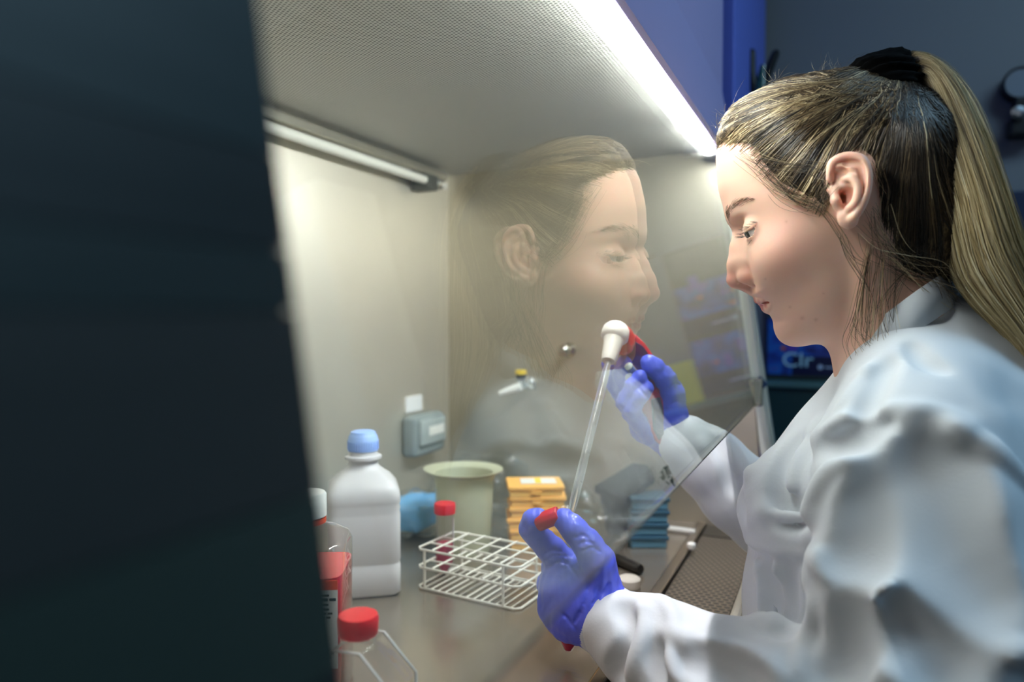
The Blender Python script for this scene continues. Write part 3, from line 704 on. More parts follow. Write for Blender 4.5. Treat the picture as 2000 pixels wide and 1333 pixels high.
# ------------------------------------------------------------------ crumpled clear bags and a blue pack
M_film = glass_mat('clear_film', (.93, .95, .96), .18)
def crumple(name, label, cat, c, r, m, seed, parent=None, sub=4):
    bm = bmesh.new(); bmesh.ops.create_icosphere(bm, subdivisions=sub, radius=1)
    from mathutils import noise
    for v in bm.verts:
        p = v.co.copy(); n = noise.noise(p*2.2+Vector((seed, 0, 0)))*.35+abs(noise.noise(p*5+Vector((0, seed, 0))))*.30-abs(noise.noise(p*9+Vector((0, 0, seed))))*.12
        q_ = p*(1+n); v.co = Vector((q_.x*r[0], q_.y*r[1], max(q_.z*r[2], -r[2]*.8)))
    mz = min(v.co.z for v in bm.verts)
    for v in bm.verts: v.co.z -= mz-.0005
    o = obj(name, bm, m, parent, smooth=False, angle=35)
    if parent is None: o.location = c; tag(o, label, cat)
    return o
def wp(px, py): return tuple(on_work(px, py))
pk = thing('wrapped_pad_pack', 'pack of blue pads in clear film lying behind the white bottle', 'pack', wp(805, 1040))
dpk = depth_of(Vector(wp(805, 1040)))
o = crumple('clear_wrapper', '', '', None, (.048, .07, .034), M_film, 3.1, pk)
bm = bmesh.new(); box(bm, (-.035, -.05, .012), (.04, .05, .052), .012, 3)
from mathutils import noise
bmesh.ops.subdivide_edges(bm, edges=bm.edges[:], cuts=3, use_grid_fill=True)
for v in bm.verts: v.co += Vector((1, 1, 1))*noise.noise(v.co*60)*.004
obj('blue_pads', bm, mat('blue_nonwoven', '78b8ea', .6), pk, angle=40)
crumple('clear_bag', 'crumpled clear plastic bag behind the yellowish beaker', 'plastic bag', wp(950, 1003), (.10, .055, .055), M_film, 7.7)
crumple('clear_bag', 'crumpled clear film between the beaker and the orange boxes', 'plastic bag', wp(978, 1045), (.022, .03, .05), M_film, 1.2)
crumple('clear_bag', 'crumpled clear film right of the orange boxes, beside the black stand', 'plastic bag', wp(1135, 1070), (.038, .035, .045), M_film, 9.4)
# ------------------------------------------------------------------ black stand
f0, f1 = on_work(1180, 1060), on_work(1240, 1085)
f0 = on_work(1205, 1050)
bs = thing('black_stand', 'black angled plastic stand seen through the sash beside the pipette', 'stand', tuple(f0))
loc = lambda px, py, d: P(px, py, d)
F = [loc(1166, 945, 1.125), loc(1228, 972, 1.075), loc(1235, 1058, 1.09), loc(1184, 1041, 1.132)]
def slab(bm, quad, th, off=0):
    n = (quad[1]-quad[0]).cross(quad[3]-quad[0]).normalized()
    if n.dot(CAM-quad[0]) > 0: n = -n
    a = [bm.verts.new(p+n*off) for p in quad]; b = [bm.verts.new(p+n*(off+th)) for p in quad]
    k = len(quad); bm.faces.new(a); bm.faces.new(b[::-1])
    for i in range(k): bm.faces.new((a[i], b[i], b[(i+1) % k], a[(i+1) % k]))
M_bk = mat('matt_black_plastic', '08080a', .6); M_bk2 = mat('black_top', '0d0d10', .5)
for v_ in F[2:]: v_.z = ZW+.0005
bm = bmesh.new(); slab(bm, F, .014)
bmesh.ops.bevel(bm, geom=bm.edges[:], offset=.002, segments=2, affect='EDGES'); obj('front_panel', bm, M_bk, bs, world=True)
T = [loc(1164, 947, 1.123), loc(1226, 974, 1.072), loc(1278, 932, 1.09), loc(1264, 908, 1.14), loc(1236, 904, 1.16)]
bm = bmesh.new(); slab(bm, T, .010, 0); slab(bm, [T[0], T[1], T[1]+Vector((0, 0, -.012)), T[0]+Vector((0, 0, -.012))], .006, -.004)
bmesh.ops.bevel(bm, geom=bm.edges[:], offset=.0015, segments=2, affect='EDGES'); obj('top_panel', bm, M_bk2, bs, world=True)
# ------------------------------------------------------------------ blue tip racks
M_tip = mat('teal_tip_rack', '5f8fa6', .35); M_tipd = mat('teal_rack_edge', '2f5468', .4)
tr = on_work(1262, 1062); dt = depth_of(tr); tw = 38/FPX*dt; thh = 24/FPX*dt
for i, nm in enumerate(['lowest', 'second', 'third', 'uppermost']):
    o = thing('tip_rack', 'teal pipette tip rack, %s of the stack of four' % (nm if i in (0, 3) else nm+' from the bottom'), 'tip rack', (tr.x, tr.y+.002*i, tr.z+i*thh), math.radians(24), 'stacked teal tip racks')
    bm = bmesh.new(); box(bm, (-tw*.9, -tw*.8, .0002), (tw*.9, tw*.8, thh*.62), .002); obj('rack_base', bm, M_tip, o)
    bm = bmesh.new(); box(bm, (-tw, -tw*.9, thh*.62), (tw, tw*.9, thh*.98), .002); obj('rack_lid', bm, M_tipd, o)
# marker pen, white cap, silicone stopper, bracket, sash note
a, b = on_work(1195, 1098), on_work(1252, 1124); a.z += .0072; b.z += .0072
pn = thing('marker_pen', 'black marker pen lying on the worktop right of the gloved hand', 'pen', tuple((a+b)/2))
dv = (b-a).normalized(); a0 = b-dv*.12
bm = bmesh.new(); lathe(bm, [(.006, 0), (.0068, .002), (.0068, .070), (.0062, .072)], 20, align(a0, b)); obj('barrel', bm, M_black, pn, world=True, angle=40)
bm = bmesh.new(); lathe(bm, [(.0070, .0725), (.0070, .115), (.0060, .119), (.003, .120)], 20, align(a0, b)); cpn = obj('pen_cap', bm, M_black, pn, world=True, angle=40)
bm = bmesh.new(); pp = on_work(1228, 1148); lathe(bm, [(.013, 0), (.0145, .002), (.0145, .011), (.012, .013), (.001, .0135)], 32, Matrix.Translation(pp))
prop('white_disc', mat('off_white_lid', 'd9d5c9', .5), bm, 'small off-white disc on the worktop beside the near cuff', 'disc', angle=40)
bm = bmesh.new(); pp = on_work(1350, 1078); lathe(bm, [(.005, 0), (.0065, .003), (.006, .008), (.003, .010), (.001, .0102)], 20, Matrix.Translation((pp.x, pp.y, ZW+.0036)))
prop('white_stopper', M_white, bm, 'tiny white stopper sitting on the rim beside the grille', 'stopper', angle=50)
a, b = on_work(1294, 1038), on_work(1358, 1046)
bm = bmesh.new(); tube(bm, [a+Vector((0, 0, .005)), b+Vector((0, 0, .005))], .0045, 10); prop('glass_rod', mat('pale_rod', 'cfcfc8', .3), bm, 'short pale rod lying at the far end of the worktop', 'rod', angle=40)
# felt-pen note on the lower part of the sash glass, mirrored because it was written from inside
M_felt = mat('green_felt_ink', '0f3a2c', .6)
def on_sash(px, py): return on_plane(px, py, (xs(CZ), 0, CZ), (1, 0, TAN))
bm = bmesh.new()
strokes = [[(1290, 925), (1293, 920), (1296, 928), (1298, 935)], [(1294, 917), (1297, 913), (1301, 924), (1302, 931)], [(1289, 932), (1296, 938), (1293, 928)], [(1298, 912), (1306, 929)], [(1301, 910), (1309, 926)], [(1299, 916), (1304, 911)],
           [(1300, 941), (1306, 946)], [(1308, 937), (1313, 941), (1311, 932)], [(1309, 940), (1318, 950)], [(1312, 934), (1314, 944)], [(1303, 934), (1308, 931)]]
for s_ in strokes: tube(bm, [on_sash(*p)+Vector((.0004, 0, 0)) for p in s_], .00032, 5)
obj('felt_pen_writing', bm, M_felt, sash, world=True)['label'] = 'dark green handwritten marks on the lower edge of the glass'
# ------------------------------------------------------------------ person
PSI = math.radians(10)
NOSE = P(1419, 548, .718)
e1 = Vector((-math.cos(PSI), -math.sin(PSI), 0)); eN = Vector((math.sin(PSI), -math.cos(PSI), 0))
H3 = np.array([list(-e1), [0, 0, 1], list(eN)])             # rows: local axes (back, up, towards the lens side)
HO = np.array(NOSE)
def HL(px, py, w=0.0):
    """point of the head: where the sight line meets the sagittal plane shifted sideways by w"""
    p = np.array(on_plane(float(px), float(py), NOSE+eN*float(w), eN)); return H3 @ (p-HO)
def H2W(V): return np.asarray(V) @ H3 + HO
person = None
VQ = 1.0
def S2(pts, n=6, w=0): return spline([HL(x, y, w)[:2] for x, y in pts], n, closed=True)
face_px = [(1399, 330), (1403, 370), (1411, 400), (1416, 422), (1424, 440), (1440, 458), (1452, 490), (1462, 530), (1467, 566), (1469, 577), (1482, 590), (1494, 603), (1503, 615), (1514, 628), (1520, 641), (1533, 656), (1558, 667), (1586, 672), (1612, 669), (1636, 659),
           (1670, 630), (1705, 590), (1750, 555), (1790, 520), (1812, 470), (1826, 400), (1832, 330), (1822, 270), (1795, 215), (1740, 178), (1670, 162), (1600, 165), (1530, 178), (1475, 202), (1436, 232), (1410, 266), (1399, 300)]
face2 = S2(face_px)
lo = np.array([-.035, -.16, -.105]); hi = np.array([.26, .245, .105])
hv = .0011*VQ
head = Vol(lo, hi, hv)
X2, Y2 = np.meshgrid(head.ax[0], head.ax[1], indexing='ij')
dS = poly_sd(X2, Y2, face2)
def blur2(a, r, it=3):
    for _ in range(it):
        for ax in (0, 1):
            c = np.cumsum(np.pad(a, [(r+1, r) if i == ax else (0, 0) for i in (0, 1)], mode='edge'), axis=ax)
            n_ = a.shape[ax]; a = (np.take(c, np.arange(2*r+1, 2*r+1+n_), axis=ax)-np.take(c, np.arange(n_), axis=ax))/(2*r+1)
    return a
def soft_inside(d, vox):
    b_ = blur2(d, int(.010/vox)); t = np.clip((-d-.003)/.014, 0, 1); t = t*t*(3-2*t); return d*(1-t)+b_*t
dS = soft_inside(dS, hv)
def ctrl(pts): return [(*HL(x, y)[:2], v) for x, y, v in pts]
Wm = blend(X2, Y2, ctrl([(1600, 250, .077), (1760, 300, .078), (1440, 320, .066), (1470, 440, .067), (1520, 500, .068), (1560, 570, .058), (1640, 560, .060), (1720, 450, .072), (1530, 650, .044), (1600, 650, .052), (1640, 380, .075), (1420, 400, .064)]), .022)
Am = blend(X2, Y2, ctrl([(1600, 250, .095), (1780, 300, .09), (1440, 320, .085), (1470, 440, .070), (1520, 540, .060), (1540, 650, .050), (1610, 650, .055), (1640, 450, .080), (1720, 500, .07), (1410, 400, .085)]), .022)
Zw = head.ax[2][None, None, :].astype(np.float32)
q = np.abs(Zw)/Wm[:, :, None].astype(np.float32)
inset = np.where(q < .995, 1-np.sqrt(np.clip(1-np.minimum(q, .995)**2, 0, 1)), .9+(q-.995)*3).astype(np.float32)
base_f = (dS[:, :, None].astype(np.float32)+Am[:, :, None].astype(np.float32)*inset)*.8
head.f = base_f.copy(); del q, inset
def two(fn, a, *r, **k):
    """do it on both sides of the face"""
    for s_ in (1, -1): fn([tuple((p[0], p[1], p[2]*s_)) for p in a], *r, **k)
def bc(pts, k=.006, kin=.004, cut=False, both=True, dense=0):
    if dense: pts = [tuple(p) for p in spline(pts, dense)]
    """pts (px, py, w, r): blended chain at both sides"""
    for s_ in ((1, -1) if both else (1,)):
        c_ = [((lambda h: (h[0], h[1], h[2]*s_))(HL(x, y, w)), r) for x, y, w, r in pts]
        if cut:
            for (a, ra), (b, rb) in zip(c_, c_[1:]): head.cone(a, b, ra, rb, k, True)
        else: head.chain(c_, k, kin)
def be(px, py, w, r, k=.006, cut=False, ang=0, both=True):
    c_, s__ = math.cos(ang), math.sin(ang)
    for s_ in ((1, -1) if both else (1,)):
        h = HL(px, py, w); head.ell((h[0], h[1], h[2]*s_), r, k, cut, M=((c_, s__, 0), (-s__, c_, 0), (0, 0, 1)))
# eye sockets, brow, cheek
be(1447, 452, .027, (.0085, .0085, .012), .012, cut=True, ang=-.5)

be(1528, 500, .040, (.018, .018, .018), .03)
be(1480, 448, .0305, (.0136, .0136, .0140), .005)
# nose
bc([(1450, 455, 0, .0062), (1442.5, 485, 0, .0070), (1438.5, 518, 0, .0078), (1436, 546, 0, .0086)], .010, .006, both=False)
bc([(1462, 470, .004, .008), (1455, 510, .007, .009), (1458, 538, .0105, .0085)], .012)
be(1463, 542, .0125, (.0095, .0085, .0062), .004)
bc([(1440, 553, 0, .0050), (1468, 568, 0, .0045)], .004, both=False)
bc([(1443, 559, .0085, .0026), (1454, 555, .0110, .0034), (1463, 551, .0130, .0024)], .0012, cut=True, dense=3)
be(1484, 552, .0165, (.003, .006, .002), .005, cut=True)
# lips and chin
bc([(1487, 584, 0, .0052), (1485.5, 583.5, .004, .0056), (1489, 584, .010, .0050), (1498, 585, .017, .0034), (1507, 587, .0235, .0018)], .004, .0008, dense=6)
bc([(1499, 600, 0, .0050), (1500, 599.5, .006, .0053), (1505, 597, .013, .0046), (1509, 590, .0225, .0022)], .004, .0008, dense=6)
bc([(1476, 592.5, 0, .0007), (1483, 591.8, .006, .0007), (1493, 590, .014, .0008), (1503, 588, .021, .0009)], .0015, cut=True, dense=6)

be(1549, 645, 0, (.014, .014, .014), .014, both=False)
# eyelid slit
slit = np.array([HL(x, y, .031)[:2] for x, y in ((1483, 433), (1447, 462), (1451, 468), (1472, 465))])
ds2 = poly_sd(X2, Y2, slit)[:, :, None].astype(np.float32)
for s_ in (1, -1):
    lat = np.abs(Zw-s_*.0305)
    dd = np.maximum(ds2+np.maximum(lat-.004, 0)*.22, lat-.0140)
    head.f = np.maximum(head.f, -dd)
# ears (both sides)
ew = lambda px: .0745+(px-1615)*.00012          # flares outward to the back
ring = [(1622, 350), (1624, 322), (1640, 309), (1662, 305), (1684, 312), (1694, 334), (1694, 362), (1688, 388), (1678, 410), (1666, 426)]
bc([(1645, 340, .074, .009), (1655, 380, .075, .011), (1653, 420, .075, .007)], .008)
bc([(x, y, ew(x)+.004, .0050) for x, y in ((1640, 330), (1665, 325), (1680, 350), (1676, 385), (1664, 410))], .004)
bc([(x, y, ew(x)+.0065, .0036) for x, y in ring], .002, .0005, dense=6)
be(1656, 426, ew(1656)+.002, (.0085, .0095, .0042), .004, ang=.3)
be(1652, 386, ew(1652)+.009, (.0095, .0105, .0085), .003, cut=True, ang=.3)
be(1640, 342, ew(1640)+.0085, (.0070, .0062, .0048), .003, cut=True, ang=.6)
bc([(1652, 318, ew(1652)+.0085, .0026), (1676, 322, ew(1676)+.0095, .0030), (1685, 348, ew(1685)+.0095, .0028), (1680, 385, ew(1680)+.009, .0022)], .001, cut=True, dense=8)
bc([(1648, 352, ew(1648)+.0045, .003), (1664, 348, ew(1664)+.007, .0036), (1676, 366, ew(1676)+.008, .0036), (1672, 394, ew(1672)+.008, .0038), (1658, 409, ew(1658)+.006, .0036)], .002, .0005, dense=6)
bc([(1620, 372, ew(1620)+.002, .0022), (1634, 366, ew(1634)+.003, .0024), (1650, 364, ew(1650)+.0035, .0015)], .003)
bc([(1630, 378, ew(1630)+.003, .0036), (1634, 392, ew(1634)+.0045, .0042), (1636, 404, ew(1636)+.003, .0034)], .003)
be(1643, 388, ew(1643)-.002, (.0034, .0052, .010), .002, cut=True)
# neck running down into the coat
nk = [(1722, 540, .050), (1738, 640, .053), (1760, 720, .056), (1790, 800, .060)]
for s_ in (0,):
    head.chain([(HL(x, y, 0), r) for x, y, r in nk], .018, .01, sq=((0, 0, 1), .98))
bc([(1690, 470, .052, .012), (1700, 600, .040, .012), (1676, 735, .014, .010)], .02)    # neck muscle
Vh, Qh, Th = head.mesh('body', 2)
# --- skin tint
def px_near(V, pts, w, sig):
    c_ = np.array([HL(x, y, w) for x, y in pts]); d = np.min(np.linalg.norm((V*[1, 1, 1])[:, None, :]-c_[None], axis=2), axis=1); return np.exp(-(d/sig)**2)
Va = Vh.copy(); Va[:, 2] = np.abs(Va[:, 2])
skin = np.array(rgb('e9bda6')[:3]); Cc = np.tile(skin, (len(Vh), 1))
def paint(mask, col, a):
    global Cc
    m = (mask*a)[:, None]; Cc = Cc*(1-m)+np.array(rgb(col)[:3])*m
paint(px_near(Va, [(1520, 460), (1545, 480), (1530, 500)], .058, .020), 'dd9484', .35)
paint(px_near(Va, [(1425, 545), (1440, 545)], .004, .010), 'dd8a7a', .55)
paint(px_near(Va, [(1462, 540)], .016, .008), 'd88474', .5)
paint(px_near(Va, [(1690, 330), (1695, 360), (1675, 308), (1650, 306), (1685, 390)], .083, .008), 'dc8270', .5)
paint(px_near(Va, [(1640, 385), (1655, 385)], .078, .007), 'b8503c', .5)
lipm = np.zeros(len(Vh))
for x, y, w, r in ((1480, 587, 0, .0042), (1480, 586, .005, .0040), (1487, 586, .011, .0036), (1496, 586.5, .017, .003), (1491, 599, 0, .0046), (1493, 598, .006, .0046), (1500, 595, .013, .004), (1506, 590, .019, .003)):
    d = np.linalg.norm(Va-HL(x, y, w), axis=1); lipm = np.maximum(lipm, 1/(1+np.exp((d-r)/.0005)))
paint(lipm, 'cf6f6c', .9)
for x, y, w, r in ((1597, 625, .05, .0016), (1610, 573, .058, .0010), (1535, 434, .058, .0012), (1571, 622, .05, .0018), (1545, 600, .045, .0012), (1490, 548, .02, .001)):
    d = np.linalg.norm(Va[:, :2]-HL(x, y, w)[:2], axis=1); paint(np.where(Vh[:, 2] > 0, np.exp(-(d/r)**2), 0), 'a35a48', .3)
M_skin = bpy.data.materials.new('skin'); M_skin.use_nodes = True
def setup_attr_mat(m, rough, sss=0, bump=None):
    nt = m.node_tree; b = nt.nodes['Principled BSDF']; a = nd(nt, 'ShaderNodeAttribute', attribute_name='tint')
    nt.links.new(a.outputs['Color'], b.inputs['Base Color']); b.inputs['Roughness'].default_value = rough
    if sss:
        b.inputs['Subsurface Weight'].default_value = sss; b.inputs['Subsurface Radius'].default_value = (.008, .003, .0015); b.inputs['Subsurface Scale'].default_value = .8
    if bump:
        tc = nd(nt, 'ShaderNodeTexCoord'); nz = nd(nt, 'ShaderNodeTexNoise', Scale=bump[0], Detail=4.0); nt.links.new(tc.outputs['Object'], nz.inputs['Vector'])
        bp = nd(nt, 'ShaderNodeBump', Strength=bump[1], Distance=bump[2]); nt.links.new(nz.outputs['Fac'], bp.inputs['Height']); nt.links.new(bp.outputs[0], b.inputs['Normal'])
setup_attr_mat(M_skin, .48, .35, (900, .12, .0006))
me = mesh_np('person', H2W(Vh), Qh, Th if len(Th) else None)
color_attr(me, 'tint', Cc)
person = link('person', me, M_skin)
tag(person, 'woman in a white lab coat and blue gloves, with a blond ponytail, looking down', 'person')
# --- eyes
for s_ in (1, -1):
    c_ = HL(1480, 448, .0305); c_ = np.array((c_[0], c_[1], c_[2]*s_)); gz = np.array((-.86, -.46, 0.16*s_)); gz /= np.linalg.norm(gz)
    bm = bmesh.new(); bmesh.ops.create_uvsphere(bm, u_segments=96, v_segments=90, radius=.0124)
    qn = Vector(gz).to_track_quat('Z', 'Y'); Mw = Matrix([list(r) for r in H3.T]).to_4x4()
    for v in bm.verts:
        if v.co.z > .0110: v.co.z += (v.co.z-.0110)*.5
    ms = [mat('eye_white', 'e6ddd6', .15, coat=.6), mat('iris', '3a3a30', .15, coat=1), mat('pupil', '060606', .1, coat=1)]
    for f in bm.faces:
        z = f.calc_center_median().normalized().z; f.material_index = 2 if z > .985 else 1 if z > .86 else 0
    for v in bm.verts: v.co = Vector(H2W(np.array(qn @ v.co)+c_))
    o = obj('eye', bm, None, person, smooth=True, world=True)
    for m_ in ms: o.data.materials.append(m_)
_f = Qh[::50]; _n = np.cross(Vh[_f[:,1]]-Vh[_f[:,0]], Vh[_f[:,2]]-Vh[_f[:,0]]); print('NORMDOT', float(np.mean(np.sum(_n*(Vh[_f[:,0]]-Vh.mean(0)),1)>0)))
# --- nearest point on the skin for brows, lashes, hair
bvh = BVHTree.FromPolygons([tuple(v) for v in Vh], [tuple(int(i) for i in f) for f in Qh])
def snap(p, off):
    r = bvh.find_nearest(Vector(p))
    n = r[1]; 
    if n.dot(Vector(p)-r[0]) < 0 and (Vector(p)-r[0]).length > .002: n = -n
    return np.array(r[0]+r[1]*off)
# ------------------------------------------------------------------ hair
mask_px = [(1380, 283), (1404, 284), (1430, 290), (1462, 300), (1478, 338), (1508, 374), (1556, 406), (1598, 428), (1614, 420), (1612, 370), (1626, 326), (1655, 306), (1696, 316), (1706, 350), (1712, 400), (1716, 450), (1712, 520), (1708, 575), (1740, 640), (1820, 660), (1980, 640), (1980, 40), (1350, 40), (1350, 283)]
mask2 = np.array([HL(x, y, .045)[:2] for x, y in mask_px])
hvx = .0018
hs = Vol(lo+[0, .01, 0], hi+[.02, .015, .01], hvx)
X3, Y3 = np.meshgrid(hs.ax[0], hs.ax[1], indexing='ij')
dM = poly_sd(X3, Y3, mask2); t_ = np.clip(-dM/.034, 0, 1); t_ = t_*t_*(3-2*t_)
dS3 = soft_inside(poly_sd(X3, Y3, face2), hvx)
W3 = blend(X3, Y3, ctrl([(1600, 250, .077), (1760, 300, .078), (1440, 320, .066), (1470, 440, .067), (1520, 500, .068), (1560, 570, .058), (1640, 560, .060), (1720, 450, .072), (1530, 650, .044), (1600, 650, .052), (1640, 380, .075), (1420, 400, .064)]), .022)
A3 = blend(X3, Y3, ctrl([(1600, 250, .095), (1780, 300, .09), (1440, 320, .085), (1470, 440, .070), (1520, 540, .060), (1540, 650, .050), (1610, 650, .055), (1640, 450, .080), (1720, 500, .07), (1410, 400, .085)]), .022)
Z3 = hs.ax[2][None, None, :]; q = np.abs(Z3)/W3[:, :, None]
ins = np.where(q < .995, 1-np.sqrt(np.clip(1-np.minimum(q, .995)**2, 0, 1)), .9+(q-.995)*3)
TIE = HL(1742, 178, 0)
ang = np.arctan2(Y3-TIE[1], X3-TIE[0])
ridge = .0011*np.sin(ang*46+3*np.sin(ang*9))[:, :, None]*t_[:, :, None]*np.ones_like(Z3)
hs.f = ((dS3[:, :, None]+A3[:, :, None]*ins)*.8 - (.0085*t_-.0012)[:, :, None] - ridge).astype(np.float32)
hs.f = np.maximum(hs.f, (dM[:, :, None]-.002).astype(np.float32))
# hair pulled up into the tie
hs.chain([(HL(1690, 210, 0), .026), (HL(1730, 190, 0), .014)], .03)
# hair at the nape, behind the ear
hs.chain([(HL(1775, 300, .03), .045), (HL(1788, 400, .02), .040), (HL(1790, 480, .015), .034), (HL(1800, 540, .01), .022)], .03, .02)
Vs, Qs, Ts = hs.mesh('hair', 2)
def hair_mat(name, dark, mid, light, fu, fv, rough=.42, attr='flow', bumpd=.0012):
    m = bpy.data.materials.new(name); m.use_nodes = True; nt = m.node_tree; b = nt.nodes['Principled BSDF']
    a = nd(nt, 'ShaderNodeAttribute', attribute_name=attr)
    sp = nd(nt, 'ShaderNodeSeparateXYZ'); nt.links.new(a.outputs['Vector'], sp.inputs[0])
    cb = nd(nt, 'ShaderNodeCombineXYZ')
    for i, f in ((0, fu), (1, fv), (2, fu)):
        mm = nd(nt, 'ShaderNodeMath', operation='MULTIPLY'); mm.inputs[1].default_value = f; nt.links.new(sp.outputs[i], mm.inputs[0]); nt.links.new(mm.outputs[0], cb.inputs[i])
    n1 = nd(nt, 'ShaderNodeTexNoise', Scale=1.0, Detail=6.0, Roughness=.7); nt.links.new(cb.outputs[0], n1.inputs['Vector'])
    r = nd(nt, 'ShaderNodeValToRGB'); nt.links.new(n1.outputs['Fac'], r.inputs[0]); e = r.color_ramp.elements
    e[0].position = .34; e[0].color = rgb(dark); e[1].position = .68; e[1].color = rgb(light); x = e.new(.5); x.color = rgb(mid)
    nt.links.new(r.outputs[0], b.inputs['Base Color']); b.inputs['Roughness'].default_value = rough
    bp = nd(nt, 'ShaderNodeBump', Strength=.8, Distance=bumpd); nt.links.new(n1.outputs['Fac'], bp.inputs['Height']); nt.links.new(bp.outputs[0], b.inputs['Normal'])
    b.inputs['Specular IOR Level'].default_value = .25
    return m
def strand_mat(name, stops, rough=.4):
    m = bpy.data.materials.new(name); m.use_nodes = True; nt = m.node_tree; b = nt.nodes['Principled BSDF']
    a = nd(nt, 'ShaderNodeAttribute', attribute_name='seed'); r = nd(nt, 'ShaderNodeValToRGB'); nt.links.new(a.outputs['Fac'], r.inputs[0])
    e = r.color_ramp.elements; e[0].position = stops[0][0]; e[0].color = rgb(stops[0][1]); e[1].position = stops[-1][0]; e[1].color = rgb(stops[-1][1])
    for p_, c_ in stops[1:-1]: x = e.new(p_); x.color = rgb(c_)
    nt.links.new(r.outputs[0], b.inputs['Base Color']); b.inputs['Roughness'].default_value = rough
    return m
M_hair = hair_mat('scalp_hair', '1e1812', '453728', '8f7a56', 22, 1.3, .6)
M_strand = strand_mat('hair_strands', [(0, '221b14'), (.45, '4a3b2b'), (.72, '8a7350'), (1, 'e0cda4')])
ml = mesh_np('hair', H2W(Vs), Qs, Ts if len(Ts) else None)
rel = Vs-TIE; rad = np.linalg.norm(rel, axis=1); un = rel/(rad[:, None]+1e-6)
th1 = np.arctan2(un[:, 1], un[:, 0]); flow = np.stack([th1+1.5*np.sign(Vs[:, 2])*0, rad*4, un[:, 2]], 1)
at = ml.attributes.new('flow', 'FLOAT_VECTOR', 'POINT'); at.data.foreach_set('vector', flow.astype(np.float32).ravel())
hair = link('hair', ml, M_hair, person, True, True)
hb = BVHTree.FromPolygons([tuple(v) for v in Vs], [tuple(int(i) for i in f) for f in Qs])
def hsnap(p, off):
    r = hb.find_nearest(Vector(p)); return np.array(r[0]+r[1]*off)
rr = random.Random(11); polys = []; rads = []
def start_points(n):
    out = []
    hl = [(1401, 300, 0), (1408, 299, .02), (1438, 298, .038), (1464, 310, .050), (1480, 346, .056), (1508, 382, .062), (1556, 413, .068), (1600, 434, .072), (1608, 380, .074), (1622, 302, .075), (1660, 290, .076), (1700, 305, .074), (1712, 360, .070), (1718, 420, .066), (1722, 470, .06), (1716, 540, .055), (1760, 560, .03), (1790, 540, .0)]
    hl = spline(hl, 8)
    for _ in range(n):
        x, y, w = hl[rr.randrange(len(hl))]; t = rr.random()**1.6*.85
        x = x+(1742-x)*t+rr.uniform(-8, 8); y = y+(178-y)*t+rr.uniform(-8, 8)-30*math.sin(t*3)*(1 if x < 1650 else 0); w = w*(1-t*.6)+rr.uniform(-.01, .01)
        out.append(HL(x, y, abs(w))*np.array([1, 1, 1 if rr.random() < .62 else -1]))
    return out
def extra_points(n):
    out = []
    for i_ in range(n):
        x, y, w = (rr.uniform(1700, 1832), rr.uniform(215, 560), rr.uniform(0, .075)) if i_ % 2 else (rr.uniform(1405, 1600), rr.uniform(180, 300), rr.uniform(0, .055))
        out.append(HL(x, y, w)*np.array([1, 1, 1 if rr.random() < .8 else -1]))
    return out
SEEDS = []
def clump(p):
    a_ = math.atan2(p[1]-TIE[1], p[0]-TIE[0]); b__ = p[2]*30
    v = .5+.27*math.sin(a_*31+b__)+.2*math.sin(a_*67-b__*2+1)+.12*math.sin(a_*131+2)
    dark = min(max((p[0]-HL(1640, 300)[0])/.05, 0), 1)*.38  # strands at the back darkened for the shade below the ponytail
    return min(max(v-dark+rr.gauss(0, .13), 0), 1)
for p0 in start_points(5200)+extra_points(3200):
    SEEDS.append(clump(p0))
    k = 12; tgt = TIE+np.array([rr.uniform(-.012, .006), rr.uniform(-.012, .006), rr.uniform(-.018, .018)])
    L_ = np.linalg.norm(tgt-p0); lift = .35*L_; pts = []; o_ = rr.uniform(-.0002, .0016); wob = rr.uniform(-.004, .004); ph = rr.random()*6
    for i in range(k):
        t = i/(k-1); p = p0*(1-t)+tgt*t; p = p+np.array([0, 1, 0])*lift*math.sin(math.pi*t)*.35+np.array([0, wob*math.sin(3*t+ph), wob*math.sin(4*t+ph)])
        z = p.copy(); z[2] += (.06*math.sin(math.pi*t)*(1 if p0[2] > 0 else -1))
        pts.append(hsnap(z, o_))
    polys.append(H2W(np.array(pts))); rads.append(rr.uniform(.00020, .00050))
strands_mesh('combed_strands', polys, rads, M_strand, hair, seeds=SEEDS)
# fine short flyaways along the hairline and wisps by the ear and nape
polys = []; rads = []
for _ in range(260):
    x, y, w = rr.choice([(1402, 285, .0), (1400, 292, .015), (1412, 270, .02), (1440, 240, .02), (1470, 285, .05), (1490, 330, .058), (1530, 200, .01), (1600, 170, .0), (1404, 278, .008), (1402, 288, -.01), (1425, 250, 0), (1640, 165, 0)])
    p0 = HL(x+rr.uniform(-8, 14), y+rr.uniform(-12, 12), w); p0 = hsnap(p0, 0)
    d = np.array([rr.uniform(-1, .8), rr.uniform(-.2, 1), rr.uniform(-.4, .6)]); d /= np.linalg.norm(d); L_ = rr.uniform(.008, .028)
    c2 = np.array([rr.uniform(.2, 1), rr.uniform(-.9, .3), 0])
    polys.append(H2W(np.array([p0+d*L_*t+c2*L_*.6*t*t for t in np.linspace(0, 1, 7)]))); rads.append(rr.uniform(.00006, .00014))
def wisp(px, n, spread, r=(.00012, .00026), endspread=1.5):
    b_ = spline([HL(*p) for p in px], 5)
    for _ in range(n):
        o_ = np.array([rr.gauss(0, spread), rr.gauss(0, spread), rr.gauss(0, spread)]); o2 = np.array([rr.gauss(0, spread), rr.gauss(0, spread), rr.gauss(0, spread)])*endspread
        t = np.linspace(0, 1, len(b_))[:, None]; ph = rr.random()*6
        polys.append(H2W(b_+o_*(1-t)+o2*t+np.sin(t*5+ph)*spread*.5)); rads.append(rr.uniform(*r))
